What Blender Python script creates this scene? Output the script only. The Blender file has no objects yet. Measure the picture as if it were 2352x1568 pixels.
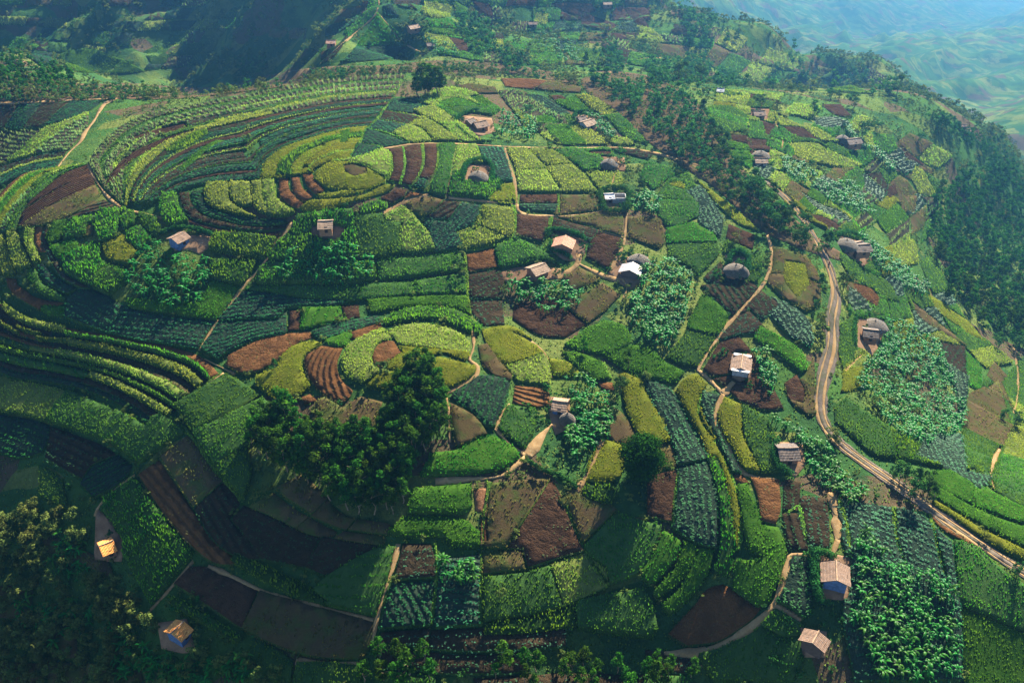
import bpy, bmesh, math, random, time
import numpy as np
from mathutils import Vector, Matrix
from mathutils.geometry import delaunay_2d_cdt
T0 = time.time()
def log(*a): print('[%.1f]' % (time.time()-T0), *a, flush=True)
random.seed(7); rng = np.random.default_rng(7)
C = bpy.context.scene.collection
PI = math.pi
# ---------------------------------------------------------------- camera model: the photo point (U,V) on a 2352 x 1568 frame
CZ = 260.0; PITCH = math.radians(36.0); FPX = 2259.0
def raydir(U, V):
    a = (np.asarray(U, float)-1176)/FPX; b = -(np.asarray(V, float)-784)/FPX
    cp, sp = math.cos(PITCH), math.sin(PITCH)
    return np.stack([a, cp+b*sp, -sp+b*cp], -1)
# ---------------------------------------------------------------- relief: survey points (U, V, metres below the camera)
CP = """820,395,137 718,395,140 905,400,140 820,340,140 810,455,140 600,420,143.5 1000,430,143 800,300,143 760,500,144
240,410,150 400,310,150 1180,430,149 1050,250,149 850,228,149 620,545,150 420,520,151.5 900,480,146 1000,560,154
1300,340,150 1400,420,152 1290,560,157 1500,350,152 1450,620,160 1200,620,161 1330,300,152 1250,230,156
870,600,158 870,700,166 750,700,167.5 600,700,168 460,800,178 590,770,173 1150,700,166
950,820,159 785,835,162.5 1098,845,162.5 950,738,163 900,900,163.5 700,840,168 840,925,166.5 600,870,176 1250,880,170 1180,940,170
640,930,176 1000,1110,175 760,1060,178 1250,1100,177 1000,1250,185 800,1200,187 870,1400,196 870,1540,209 560,1150,192 700,1330,200
1500,1400,199 1350,1250,189 1650,1490,204 1500,1200,182 1600,1000,175 1450,900,171 1250,1500,208 1100,1400,196
265,228,162 130,385,158 0,300,170 0,430,174 50,520,168 270,480,154.5 150,600,168 0,620,184 100,700,181 0,740,192 300,690,172
150,830,197 0,900,211 300,900,193 400,940,187 500,860,180 310,1090,204 0,1100,226 450,1280,206 200,1000,206 100,1200,224
0,1400,246 230,1260,221 400,1450,220 0,1560,262 250,1560,242 600,1500,216
1700,840,166 1600,850,168 1650,640,161 1890,700,163 1900,950,169 1915,1060,172 1915,1330,176 1750,1200,175 1750,1400,184 1870,1480,184
2100,1150,176 2352,1320,186 2250,1450,192 2352,1560,204 2100,1500,190 2000,800,173 2100,900,184 2200,1000,192 2300,950,202 2300,1200,190
1700,500,155.5 1800,520,157 1850,560,159 1600,380,153 1560,260,153 1900,430,168 2000,500,180 2080,600,190 2130,680,197 2050,700,183
2250,820,214 2352,900,224 2352,1100,208
0,238,163 150,232,162 430,225,160 600,198,159 735,185,158 900,172,157 1100,168,158 1250,180,158 1400,190,158 1480,200,157.5
1620,210,166 1750,212,172 1900,232,178 2050,247,186 2150,262,194 1750,300,162 1900,330,171 2050,340,186 2150,400,206 2300,330,232 2352,350,240
2200,480,226 2300,500,250 2352,450,262 2200,600,228 2300,600,244 2352,700,240 2250,700,228
150,190,172 0,160,188 60,135,202 300,200,176
870,130,166 820,110,165 760,105,170 866,28,166 868,0,166 950,75,171 1000,110,171 1180,120,181 1080,60,185
700,60,206 620,110,228 520,150,247 700,150,200 600,20,222
350,168,268 200,150,268 100,120,262 0,90,258 400,60,254 200,40,250 0,10,240 450,0,238 280,0,236
1223,54,196 1390,25,205 1300,120,192 1450,140,198 1520,133,204 1600,80,214 1400,90,198 1200,5,196 1650,180,220 1550,5,222
1750,60,236 1900,100,258 2000,160,280 2100,225,300 1800,180,250 1900,200,272 1640,5,226
2150,190,560 2250,200,540 2352,232,430 2200,135,710 2340,135,720 2000,60,1000 2150,60,1030 2320,60,1040 1900,10,1280 2100,10,1300 2300,10,1300"""
# hidden lee sides, given in world metres (x, y, metres below the camera)
HP = """-330,470,190 -200,470,188 -100,455,183 0,450,176 60,470,180 -60,500,190 -150,520,214 -350,560,240
300,820,420 330,900,470 200,800,380 420,760,420 260,1000,520 380,640,400 420,560,360 340,520,310 480,460,380 420,380,320 150,740,290 100,900,300
-480,860,215 -650,1000,180 -300,960,170 -100,860,140 0,900,130 -200,1200,120 450,1500,620 700,2200,790 0,2800,420 1500,3000,1000 1500,900,600 -600,5000,200 1200,5500,1400 800,400,420 700,200,380
-700,400,330 -600,200,290 -350,60,240 0,20,200 300,40,190 500,100,280 -900,1000,150 -1000,100,380 1500,100,500"""
def parse_pts(s): return np.array([[float(v) for v in p.split(',')] for p in s.split()])
cp = parse_pts(CP)
_m = (cp[:, 2] > 148) & (((cp[:, 1] > 430) & (cp[:, 0] < 2000)) | (cp[:, 1] > 1050))
_f = .5+.07*np.clip((cp[:, 1]-950)/300, 0, 1)*np.clip((700-cp[:, 0])/500, 0, 1)
cp[_m, 2] = 148+(cp[_m, 2]-148)*_f[_m]
d = raydir(cp[:, 0], cp[:, 1]); t = cp[:, 2]/(-d[:, 2])
cx = np.stack([t*d[:, 0], t*d[:, 1]], 1); hp = parse_pts(HP)
cx = np.concatenate([cx, hp[:, :2]]); ch = np.concatenate([cp[:, 2], hp[:, 2]])
S = 100.0
def warp(p):   # compress far distances so that near and far points weigh alike
    r = np.hypot(p[..., 0], p[..., 1]+1e-6); k = np.log1p(r/250.0)/r*250
    return p*k[..., None]/S
def tps(r2): return 0.5*r2*np.log(r2+1e-9)
W_ = warp(cx); n = len(W_)
A = tps(((W_[:, None]-W_[None])**2).sum(-1)) + np.eye(n)*0.002
Pm = np.concatenate([np.ones((n, 1)), W_], 1)
M_ = np.block([[A, Pm], [Pm.T, np.zeros((3, 3))]])
coef = np.linalg.solve(M_, np.concatenate([CZ-ch, np.zeros(3)]))
def hashn(i, j, s):
    v = np.sin(i*127.1+j*311.7+s*74.7)*43758.5453
    return v-np.floor(v)
def vnoise(x, y, s=0):
    xi = np.floor(x); yi = np.floor(y); fx = x-xi; fy = y-yi
    fx = fx*fx*(3-2*fx); fy = fy*fy*(3-2*fy)
    a = hashn(xi, yi, s); b = hashn(xi+1, yi, s); c = hashn(xi, yi+1, s); e = hashn(xi+1, yi+1, s)
    return (a*(1-fx)+b*fx)*(1-fy)+(c*(1-fx)+e*fx)*fy-0.5
def sstep(a, b, v):
    q = np.clip((v-a)/(b-a), 0, 1); return q*q*(3-2*q)
def h_raw(x, y):
    sh = x.shape; p = np.stack([x.ravel(), y.ravel()], 1); out = np.empty(len(p)); wp = warp(p)
    for k in range(0, len(p), 20000):
        q = wp[k:k+20000]
        out[k:k+20000] = tps(((q[:, None]-W_[None])**2).sum(-1))@coef[:n]+coef[n]+q@coef[n+1:]
    out = out.reshape(sh)
    out = out+0.5*vnoise(x/9, y/9, 1)+0.9*vnoise(x/24, y/24, 2)
    m = sstep(470, 640, y+0.25*np.abs(x-40))
    u = 0.8*x+0.6*y; w = -0.6*x+0.8*y
    rid = (0.5-np.abs(vnoise(w/38, u/130, 3))*2)*20+(0.5-np.abs(vnoise(w/17, u/60, 4))*2)*8+vnoise(x/14, y/14, 5)*4
    out = out+m*(rid-8)*0.8
    mf = sstep(1050, 1700, np.hypot(x, y)); w3 = .75*x-.66*y+90*vnoise(x/400, y/400, 51); u3 = .66*x+.75*y
    out = out+mf*((0.5-np.abs(vnoise(w3/330, u3/900, 52))*2)*150+(0.5-np.abs(vnoise(w3/120, u3/330, 53))*2)*50+(0.5-np.abs(vnoise(x/60, y/90, 54))*2)*16)
    ml = sstep(600, 720, y)*sstep(40, -60, x); u2 = .55*x+.83*y; w2 = .83*x-.55*y+12*vnoise(x/40, y/40, 9)
    out = out+ml*((0.5-np.abs(vnoise(w2/42, u2/200, 6))*2)*26+(0.5-np.abs(vnoise(w2/17, u2/90, 7))*2)*11+4*vnoise(x/11, y/11, 10))
    return out
def axis(stops):
    o = [stops[0][0]]
    for (a, s0), (b, s1) in zip(stops[:-1], stops[1:]):
        while o[-1] < b-1e-6:
            f = (o[-1]-a)/(b-a); o.append(min(b, o[-1]+s0+(s1-s0)*f))
    return np.array(o)
GX = axis([(-4200, 300), (-1100, 40), (-500, 8), (-230, 2.2), (260, 2.2), (500, 6), (1500, 30), (5200, 300)])
GY = axis([(-600, 120), (0, 14), (90, 2.2), (460, 2.2), (620, 4.5), (1200, 14), (2600, 50), (7500, 300)])
XX, YY = np.meshgrid(GX, GY)
HH = h_raw(XX, YY); HH = np.clip(HH, CZ-1800, 210)
log('grid', XX.shape)
def hgt(x, y):
    x = np.asarray(x, float); y = np.asarray(y, float)
    i = np.clip(np.searchsorted(GX, x)-1, 0, len(GX)-2); j = np.clip(np.searchsorted(GY, y)-1, 0, len(GY)-2)
    fx = np.clip((x-GX[i])/(GX[i+1]-GX[i]), 0, 1); fy = np.clip((y-GY[j])/(GY[j+1]-GY[j]), 0, 1)
    return (HH[j, i]*(1-fx)+HH[j, i+1]*fx)*(1-fy)+(HH[j+1, i]*(1-fx)+HH[j+1, i+1]*fx)*fy
TT = np.concatenate([np.arange(120, 700, 1.5), np.arange(700, 7600, 10.0)])
def world(U, V):
    """where the sight line through (U,V) first meets the ground"""
    U = np.atleast_1d(np.asarray(U, float)); V = np.atleast_1d(np.asarray(V, float))
    d = raydir(U, V); out = np.empty((len(U), 3))
    for k in range(0, len(U), 2000):
        dd = d[k:k+2000]
        P = dd[:, None, :]*TT[None, :, None]
        below = P[..., 2]+CZ < hgt(P[..., 0], P[..., 1])
        i = np.where(below.any(1), below.argmax(1), len(TT)-1); i = np.maximum(i, 1)
        lo = TT[i-1]; hi = TT[i]
        for _ in range(12):
            mid = (lo+hi)/2; q = dd*mid[:, None]; b = q[:, 2]+CZ < hgt(q[:, 0], q[:, 1])
            hi = np.where(b, mid, hi); lo = np.where(b, lo, mid)
        q = dd*hi[:, None]; q[:, 2] = hgt(q[:, 0], q[:, 1]); out[k:k+2000] = q
    return out
def W1(U, V): return Vector(world(U, V)[0])
# ---------------------------------------------------------------- fields: "type lift | U,V ..." painted in this order
FANS = [
 # (outer curve) (inner curve) list of (type, lift, weight)
 ("930,178 800,185 650,205 500,235 400,255 300,285 240,330 205,375 240,432 290,478",
  "903,228 760,240 640,262 540,285 450,310 380,350 330,395 300,440 290,478",
  "K:.5:1.1 G:.3:.8 K:.5:1 L:.6:.5 K:.5:1 G:.4:.8 L:.5:.8 K:.6:1"),
 ("903,228 760,240 640,262 540,285 450,310 380,350 330,395 305,440 300,470",
  "845,295 780,302 700,325 640,350 605,385 598,415 560,417 470,425 410,442 350,470",
  "B:.1:.9 T:.5:.9 L:.9:.25 B:.1:.8 T:.5:.9 G:.9:.22 D:.2:.9 L:.8:.2 T:.5:1.2 D:.3:1 G:.9:.2 T:.5:1.2 B:.1:.6 T:.4:1.2"),
 ("845,295 780,302 700,325 640,350 605,385 600,415 637,412",
  "830,330 770,335 722,360 695,385 690,402 692,402",
  "Y:.7:.9 M:1.0:.8 Y:.6:.7"),
 ("830,330 770,335 722,360 695,385 690,402 720,398", "815,365 770,372 740,380 720,392 718,398 720,398", "Y:.5:1 L:.7:.25 Y:.3:1"),
 # outer strips running from the path crossing down the left flank
 ("118,388 60,402 20,432 -20,480 -50,530", "203,378 140,405 88,452 50,505 36,535", "R:.1:.8 L:.5:.5 E:.4:1.2 Y:.5:1.2 G:.4:.9 L:.7:.7 G:.4:.8"),
 ("-10,392 80,362 155,345", "-10,440 60,402 130,386", "D:.2:1 L:.6:.3 T:.3:1.2"),
 # big lower left terraces with tall banks
 ("505,862 470,825 400,800 300,780 150,757 60,735 -20,690",
  "396,950 330,912 240,872 150,848 60,832 -20,815",
  "R:.2:1.1 M:2.3:.3 D:.2:.7 L:1.9:.9 D:.1:.8 O:.6:.6 L:1.9:.9 D:.1:.7 M:1.8:.25 D:.2:.6"),
 ("-20,660 10,700 60,735 150,757", "-20,740 0,760 60,790 160,800", "L:1.9:.6 D:.1:.8 R:.2:.5 D:.1:.5"),
 ("396,950 330,912 240,872 150,848 60,832 -20,815", "352,985 300,945 200,900 100,880 38,874 -20,850", "L:1.5:.6 D:.1:.8 T:.3:.6"),
]
FIELDS = """K .5|-20,303 100,297 205,258 203,290 190,310 160,345 80,360 -20,392
T .3|-20,243 150,236 232,232 230,240 205,257 100,296 -20,302
B .1 a78|450,297 400,312 340,335 310,350 255,402 240,430 250,430 300,375 350,345 450,305
B .1 w|590,262 540,268 400,305 290,330 240,350 300,322 400,290 500,270 590,257
E .6|520,325 480,345 445,380 420,400 410,395 450,355 500,325
M .9 a|410,352 440,338 480,312 475,300 440,315 395,340 380,352
L 1.2|475,422 522,420 526,440 525,457 535,475 560,492 588,505 555,500 525,492 490,483 473,467 470,445
L 1.2|528,420 575,420 577,445 582,475 565,480 548,480 532,462 526,440
L 1.0|580,420 600,415 603,445 605,467 640,503 615,497 595,490 582,470
L .9|603,415 630,415 632,440 635,460 655,478 678,492 660,500 640,502 615,485 606,465
T .4|440,442 468,437 465,455 473,475 500,488 525,497 560,503 600,507 655,507 663,514 630,520 600,522 550,518 500,505 465,493 448,475
D .2|411,443 434,442 436,460 445,480 465,497 490,508 540,519 600,525 660,517 656,528 600,534 540,530 480,520 440,505 420,485
B .1|386,470 412,486 440,505 468,517 500,527 550,535 600,538 648,532 640,546 590,549 540,543 490,535 450,522 415,505
M 1.5|372,447 405,446 406,460 412,475 422,497 435,514 405,525 380,517 370,500 366,480
R .1|641,410 662,410 662,425 667,440 680,455 698,472 685,485 660,473 645,458 640,435
R .1|670,408 688,407 690,420 697,435 718,455 700,469 682,458 672,440
R .1|695,402 716,398 728,415 747,437 742,445 725,450 705,432
Y .6|730,450 765,446 805,437 850,427 888,415 886,421 850,437 813,449 763,457 740,460
Y .6|688,484 708,468 735,464 763,462 800,457 838,450 888,427 909,427 895,440 860,453 813,466 750,486 705,492
B .1|871,460 890,447 912,433 935,440 930,455 900,474 890,467
M .8|824,480 845,470 870,462 892,472 888,482 860,490 829,496
E .5|805,300 800,330 780,332 782,305
B .1 r|203,378 215,410 235,455 277,480 230,489 170,508 60,526 42,522 60,480 100,440 150,400
M 1.4|232,484 277,482 273,535 265,555 235,562 222,545 222,515
M 1.4|281,480 310,487 312,517 288,535 276,517
M 1.3|318,490 360,500 375,537 355,550 322,512
M 1.3|290,537 325,519 352,556 322,582 292,554
Y 1.3|237,563 282,543 318,585 300,615 265,610 245,597
E .9|125,510 165,508 145,532 140,557 115,567 107,552
M 1.1|172,505 228,497 220,515 212,542 175,547 147,555 145,537
E .8|115,570 172,547 180,560 178,575 145,597 130,597
M 1.5|145,597 180,575 220,557 233,567 230,597 250,612 288,622 292,655 250,682 212,664 150,632
O .4|200,515 218,512 212,545 195,545
L 1.3|-10,542 10,545 20,575 37,635 10,637 0,605 -10,580
L 1.4|17,537 37,535 52,565 75,617 37,627 22,577
L 1.2|60,527 80,525 78,557 95,607 80,610 60,567
R .1|80,522 100,520 95,555 108,585 92,587 78,552
D .3|102,520 120,512 105,552 120,580 150,635 210,668 200,672 145,645 108,585 97,555
G .9|65,620 82,620 95,655 152,690 147,694 100,680 67,647
T .5|86,610 98,607 140,647 178,667 155,680 105,652
R .1|12,640 37,642 40,657 87,687 150,697 135,705 95,705 95,717 62,700 25,672
E .5|100,705 152,705 147,732 110,725 95,715
T .5|155,690 178,668 212,668 300,712 400,733 498,740 470,785 455,806 400,797 300,783 200,753 150,733
E .5|488,643 560,663 498,739 420,727 300,712 290,690 400,700 460,700
M 1.6|490,541 560,540 635,550 612,598 550,592 480,576
M 1.5|482,598 590,606 562,660 520,652 485,640
G 1.6|38,879 80,884 125,893 225,928 290,958 338,986 355,962 375,955 405,965 430,992 322,1069 275,1035 225,1010 175,992 112,972 60,955 -20,945 -20,905
T .3|-20,952 60,962 112,977 122,985 100,1042 60,1056 -20,1040
D .2 r|118,982 180,1002 240,1025 270,1045 215,1070 190,1105 150,1085 105,1057
T .4 a|272,1045 300,1066 305,1072 290,1103 217,1150 185,1118 192,1105 218,1072
G 1.5|402,936 518,861 555,880 590,905 632,940 600,980 572,1030 578,1100 562,1150 500,1090 440,995
R .1 r|318,1093 365,1056 400,1110 440,1168 500,1255 540,1280 545,1300 500,1300 455,1272 380,1188
D .3 r|368,1052 430,1001 455,1030 500,1092 556,1155 530,1198 545,1215 590,1240 600,1290 560,1290 500,1256 440,1163 405,1108
M 1.6|238,1150 310,1099 330,1130 360,1168 400,1220 445,1275 425,1305 400,1330 375,1365 350,1395 320,1340 290,1290 245,1200
D .3|530,1198 560,1163 640,1195 700,1225 800,1245 880,1256 860,1310 760,1330 700,1310 600,1290 560,1230
G 1.0 w|780,1310 870,1262 912,1258 896,1320 864,1420 800,1405 740,1392 700,1385 740,1340
M .9|540,1275 600,1300 700,1345 760,1390 730,1395 640,1355 560,1310 530,1290
B .1|470,1303 540,1330 600,1359 700,1385 760,1402 857,1430 856,1475 832,1515 760,1516 700,1508 630,1485 560,1450 500,1410 440,1370 400,1345 435,1305
M 1.4|390,1375 420,1385 480,1420 560,1470 545,1480 480,1445 400,1400
G .8|600,1478 640,1495 675,1520 670,1568 560,1568 540,1520
G .9|682,1521 740,1524 832,1528 830,1568 672,1580
M 1.7|665,535 683,497 750,490 813,484 828,497 880,494 885,515 923,517 918,550 925,588 870,597 815,600 720,605 620,603 612,590 635,565
M 1.4|592,625 620,606 700,610 800,608 860,606 866,645 830,652 740,655 640,655 588,655
G .5|565,664 640,658 740,657 830,655 840,668 775,688 720,690 620,672 560,668
L .9|883,495 925,475 945,490 965,516 988,545 1000,580 927,588 917,562 926,516 885,514
O .4|925,472 980,452 1018,462 988,495 968,502 945,488
R .1|935,447 945,440 978,450 925,470
D .3 r|1020,462 1060,465 1045,490 1030,511 975,505 990,495
T .5|1062,466 1105,475 1098,500 1090,514 1045,535 1060,560 1066,576 1000,585 985,545 972,516 977,508 1032,514
L .8|1110,472 1176,480 1183,510 1178,545 1110,571 1068,578 1047,540 1092,517
G .9|863,605 933,595 998,590 1062,585 1068,624 1010,630 963,638 870,648
G .8|773,682 838,656 900,652 948,652 953,680 838,692 778,698
G .9|951,650 1068,630 1073,675 955,681
E .8|845,692 963,684 1075,682 1080,724 1050,712 1013,706 938,709 850,722
D .3|1075,632 1145,620 1160,640 1155,690 1160,750 1110,750 1085,722 1078,680
R .1|1065,587 1100,578 1135,571 1145,617 1073,629
G .9|1178,543 1220,565 1262,592 1240,603 1200,612 1145,617 1137,573
T .5|560,668 620,675 700,690 770,690 800,694 790,700 690,706 660,712 640,735 500,741
T .5|500,742 640,737 660,716 659,768 590,785 522,815 500,830 462,806
B .1|665,712 690,712 688,760 662,767
E .8 q|694,709 782,707 787,739 692,762
B .1|785,703 824,699 828,730 790,739
T .4|716,765 785,742 868,727 875,741 813,761 768,775 743,784 722,776
R .1|805,766 876,743 878,752 822,781 790,780
R .1|525,822 590,787 640,771 714,763 720,775 670,800 640,828 590,858 555,862 520,845
Y .7|672,800 728,786 740,790 697,820 694,850 714,890 688,915 665,927 640,930 610,905 590,890 588,872 638,850 647,825
E .8|745,786 800,766 810,772 795,798 760,797
R .1 wr|702,820 738,796 788,800 776,835 783,872 812,900 808,910 785,934 743,910 708,870 700,842
L .9|785,825 797,800 822,781 880,756 900,778 868,797 852,822 858,845 873,853 835,885 800,872 785,845
R .1|854,820 864,796 880,784 905,784 922,810 890,834 875,849 860,843
Y .6|906,782 890,763 920,752 960,746 1000,750 1050,765 1080,788 1081,815 1070,832 1015,813 1000,818 960,838 930,851 887,851 893,836 925,811
Y .9|875,859 935,856 975,843 1010,822 1070,839 1096,846 1094,864 1060,890 1013,905 960,905 900,900 842,893
M 1.5|880,742 900,728 948,711 1013,710 1050,718 1080,735 1110,757 1100,774 1085,768 1060,758 1010,737 940,738 887,750
O .4|725,926 745,915 787,940 830,912 880,925 870,960 850,1000 780,1005 720,980
R .1|690,915 712,905 730,920 700,935
Y .6|1105,758 1176,752 1200,765 1230,790 1258,820 1264,880 1262,889 1190,880 1165,850 1120,800
O .4|1098,795 1118,790 1160,848 1178,870 1170,882 1130,862 1108,840
T .4 r|1058,882 1105,864 1160,872 1173,887 1160,930 1140,985 1115,985 1085,950 1032,916
O .5|1034,926 1085,955 1110,984 1120,1003 1080,1020 1050,1030 1040,1000
R .1 a|1182,886 1262,893 1265,930 1232,940 1176,928
G .7|1166,931 1231,943 1228,990 1202,1034 1175,1012 1142,985
E .7|965,1096 990,1043 1050,1035 1100,1006 1130,1003 1160,1018 1188,1037 1194,1050 1165,1075 1090,1091
E .6|943,1125 1083,1112 1086,1165 1070,1182 935,1182
E .6|890,1226 928,1187 1063,1191 1103,1225 1104,1260 1038,1258 1025,1236 923,1234
B .1|1127,1110 1200,1103 1268,1100 1300,1160 1343,1270 1290,1285 1212,1310 1202,1266 1112,1262 1120,1180
O .3|1108,1180 1122,1110 1118,1180 1112,1262 1104,1262
D .3 w|925,1248 990,1250 1000,1285 1000,1330 906,1336
T .35 q|902,1340 998,1335 990,1440 872,1450
D .3|875,1455 990,1444 985,1490 870,1480
T .3 q|1004,1285 1105,1272 1104,1440 1000,1446
D .2|990,1448 1104,1444 1200,1440 1300,1445 1300,1490 1100,1500 985,1492
O .5|1110,1275 1198,1265 1207,1311 1108,1322
G .8|1110,1327 1210,1316 1340,1272 1395,1312 1398,1350 1330,1385 1250,1410 1110,1431
M 1.0|1112,1436 1250,1414 1330,1390 1320,1445 1200,1460 1112,1460
G 1.7|1330,1385 1396,1371 1473,1356 1496,1388 1505,1420 1511,1451 1496,1471 1326,1451 1320,1400
O .5|1280,1152 1320,1120 1345,1112 1400,1165 1470,1195 1520,1210 1505,1265 1480,1310 1460,1325 1400,1345 1393,1308 1345,1270 1300,1175
B .1|1485,1095 1555,1078 1552,1140 1548,1205 1485,1190
Y .9|1378,1010 1420,1022 1441,1036 1430,1085 1425,1100 1380,1115 1342,1112 1352,1070
M 1.1|1345,1114 1400,1116 1420,1135 1400,1165 1370,1158 1335,1135
E 1.6|1525,1223 1563,1248 1561,1271 1536,1311 1501,1348 1488,1348 1471,1326 1501,1276
E 1.6|1572,1248 1600,1256 1598,1283 1566,1338 1508,1383 1498,1371 1546,1316
E 1.6|1608,1263 1641,1268 1623,1326 1588,1376 1536,1418 1518,1401 1558,1363
R .15|1595,1392 1626,1352 1660,1342 1753,1384 1738,1413 1700,1445 1651,1476 1576,1488 1533,1463 1576,1413
G .7|1650,1490 1720,1460 1780,1405 1840,1435 1850,1500 1820,1568 1640,1568 1600,1505
O .4|1366,950 1400,930 1430,950 1466,1012 1440,1030 1400,1010
Y .8|1422,862 1440,858 1470,870 1476,892 1501,937 1526,980 1540,1018 1500,1021 1466,1009 1440,950 1430,900
O .3|1465,1015 1545,1024 1555,1075 1485,1092 1480,1050
T .7|1480,878 1510,882 1541,897 1566,950 1601,1017 1620,1050 1631,1085 1644,1150 1646,1200 1645,1266 1600,1256 1543,1219 1550,1150 1558,1080 1540,1010 1510,950
Y 1.2|1552,897 1575,870 1597,860 1622,885 1605,915 1610,950 1635,1000 1660,1060 1685,1130 1700,1230 1695,1262 1680,1262 1660,1180 1640,1100 1615,1020 1575,945
M 1.5|1622,1050 1650,1060 1672,1130 1686,1215 1686,1262 1670,1330 1640,1320 1655,1262 1656,1200 1640,1100
T .5|1612,898 1655,910 1643,945 1640,975 1655,1010 1685,1060 1705,1089 1683,1089 1650,1017 1623,967 1612,930
Y .9|1660,913 1700,930 1703,1000 1720,1040 1745,1090 1710,1085 1685,1040 1657,990 1648,950
G .8|1705,931 1760,960 1790,1030 1800,1085 1750,1091 1725,1040 1708,1000
B .1|1612,856 1660,780 1690,765 1720,800 1780,900 1800,940 1765,945 1700,925 1660,890
R .1|1684,1091 1706,1090 1722,1111 1694,1115
E 1.0|1693,1117 1715,1112 1740,1180 1748,1210 1752,1285 1722,1270 1700,1200
R .1|1722,1094 1790,1100 1792,1180 1780,1208 1748,1200 1738,1140
E .5|1747,1207 1788,1212 1806,1268 1795,1320 1763,1388 1740,1398 1682,1358 1688,1292 1730,1291 1755,1283
D .2 r|1795,1180 1832,1178 1848,1235 1858,1268 1808,1266
D .4|1836,1138 1898,1145 1905,1200 1905,1260 1865,1268 1842,1200
D .2|1800,1100 1840,1108 1835,1175 1797,1176
T .5|1815,1278 1858,1281 1861,1390 1844,1426 1778,1390 1800,1338
G .6|1782,1396 1842,1432 1850,1460 1800,1470 1745,1440
T .5|1925,1145 2000,1160 2100,1180 2184,1250 2195,1340 2206,1420 2206,1568 1960,1568 1935,1400 1945,1290 1922,1200
E .5|2190,1240 2230,1250 2290,1302 2352,1347 2400,1380 2400,1600 2215,1600 2200,1350
E .7|2131,1087 2180,1085 2270,1130 2400,1200 2400,1225 2250,1170 2150,1120
E .7|2135,1110 2250,1178 2400,1235 2400,1285 2250,1208 2143,1142
Y .5|2142,1148 2250,1216 2400,1294 2400,1316 2230,1228 2137,1168
R .1|2130,1175 2225,1232 2330,1290 2250,1262 2160,1215
M 1.1|1915,935 1940,915 2000,960 2080,1008 2180,1060 2250,1100 2170,1078 2060,1058 2010,1050 1950,1000 1915,970
T .5|2154,784 2215,800 2222,900 2208,980 2190,890 2160,820
E .6|2221,815 2252,850 2252,900 2228,890 2216,845
O .5|2224,905 2290,880 2330,1000 2300,1060 2225,1080 2210,1000
T .4|2120,1000 2205,1000 2220,1085 2280,1100 2250,1130 2160,1075 2100,1050
G .5|2300,880 2335,960 2300,1040 2285,1110 2352,1140 2400,1150 2400,860 2340,830
T .3|865,279 935,290 902,306 845,297
L 1.0|902,307 935,291 968,301 990,327 940,331
D .3|882,257 968,272 938,288 866,278
L 1.1|938,289 970,272 1013,296 1058,328 993,328 973,300
T .35 w|902,230 953,232 968,247 948,262 883,255
L 1.2|950,256 993,247 1048,278 1108,331 1062,328 1013,290 973,269
L 1.0|955,234 1005,210 1050,208 1100,222 1150,255 1130,268 1075,262 1050,277 993,246
E .7|1003,240 1048,228 1108,248 1060,270
E .6|1075,226 1105,222 1145,248 1110,248
T .45|843,300 938,332 880,343 828,330
T .45|820,333 878,343 850,356 803,370
Y .5|805,366 850,356 880,344 893,352 900,380 888,410 850,436 790,439 745,431 720,412 722,398 760,373
O .1|788,380 818,376 843,386 846,400 815,410 790,400
B .1|888,344 923,339 930,365 928,400 918,424 890,416 901,392 898,365
B .1|926,338 966,332 971,365 965,395 944,429 920,425 931,395 932,365
B .1|974,332 1002,332 1004,362 996,400 982,415 962,410 970,395 976,365
T .5|962,412 982,416 975,440 949,431
G .9|1008,333 1043,331 1047,336 1038,370 1035,400 1022,454 983,442 1003,400 1008,365
L .9|1051,336 1094,336 1112,388 1060,396 1040,400
M 1.2|1038,400 1062,396 1075,420 1110,430 1130,415 1150,422 1145,458 1110,462 1070,455 1030,455
T .4|1098,339 1160,341 1172,385 1180,420 1150,420 1116,388
Y .7|1130,447 1155,425 1181,424 1188,455 1187,470 1165,473 1120,462
L .8|1163,341 1210,343 1245,380 1285,440 1290,446 1192,443 1188,410 1178,375
L .9|1214,343 1260,345 1310,377 1342,407 1372,446 1292,446 1270,410 1245,375
G .7|1265,345 1395,340 1410,352 1400,372 1380,392 1342,396 1320,378
L .7|1345,399 1420,395 1435,415 1422,437 1374,435
B .15|1194,448 1280,448 1282,470 1192,468
T .4|1192,469 1282,471 1282,491 1190,484
O .5|1286,449 1372,450 1384,484 1340,491 1272,497
B .1|1183,491 1260,499 1260,520 1245,560 1180,541
D .4|1268,500 1330,518 1368,528 1378,545 1350,560 1330,550 1265,540
B .1|1372,532 1428,548 1425,570 1395,622 1345,595 1352,562
O .4|1440,500 1520,503 1527,560 1512,575 1442,548
O .5|1335,493 1400,487 1432,500 1428,545 1375,528 1280,500
G .8|1535,416 1580,395 1602,440 1605,500 1580,512 1562,530 1530,522 1510,490 1508,450
E .8|1530,528 1590,512 1640,540 1655,580 1640,600 1600,640 1590,618 1535,592
G .7|1480,372 1540,385 1580,395 1535,414 1500,440 1470,410
T .4|1572,440 1610,425 1640,468 1662,512 1655,547 1632,536 1602,510 1604,470
Y .7|1532,425 1560,418 1575,428 1572,440 1540,430
Y .6|1600,415 1660,460 1720,510 1745,535 1690,512 1645,470 1610,425
B .1|1673,515 1735,540 1730,576 1665,552
D .3|1615,640 1655,600 1675,628 1655,650 1640,662
D .2 r|1660,650 1682,632 1740,668 1718,714 1690,738 1640,690 1608,658
G .5|1665,553 1728,578 1755,600 1740,655 1700,640 1715,600 1660,580
E .7|1613,677 1640,692 1674,725 1640,800 1602,846 1560,840 1527,824 1570,770 1590,722
E .7|1310,785 1350,755 1390,737 1430,750 1450,775 1443,800 1400,822 1330,808 1295,795
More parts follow.
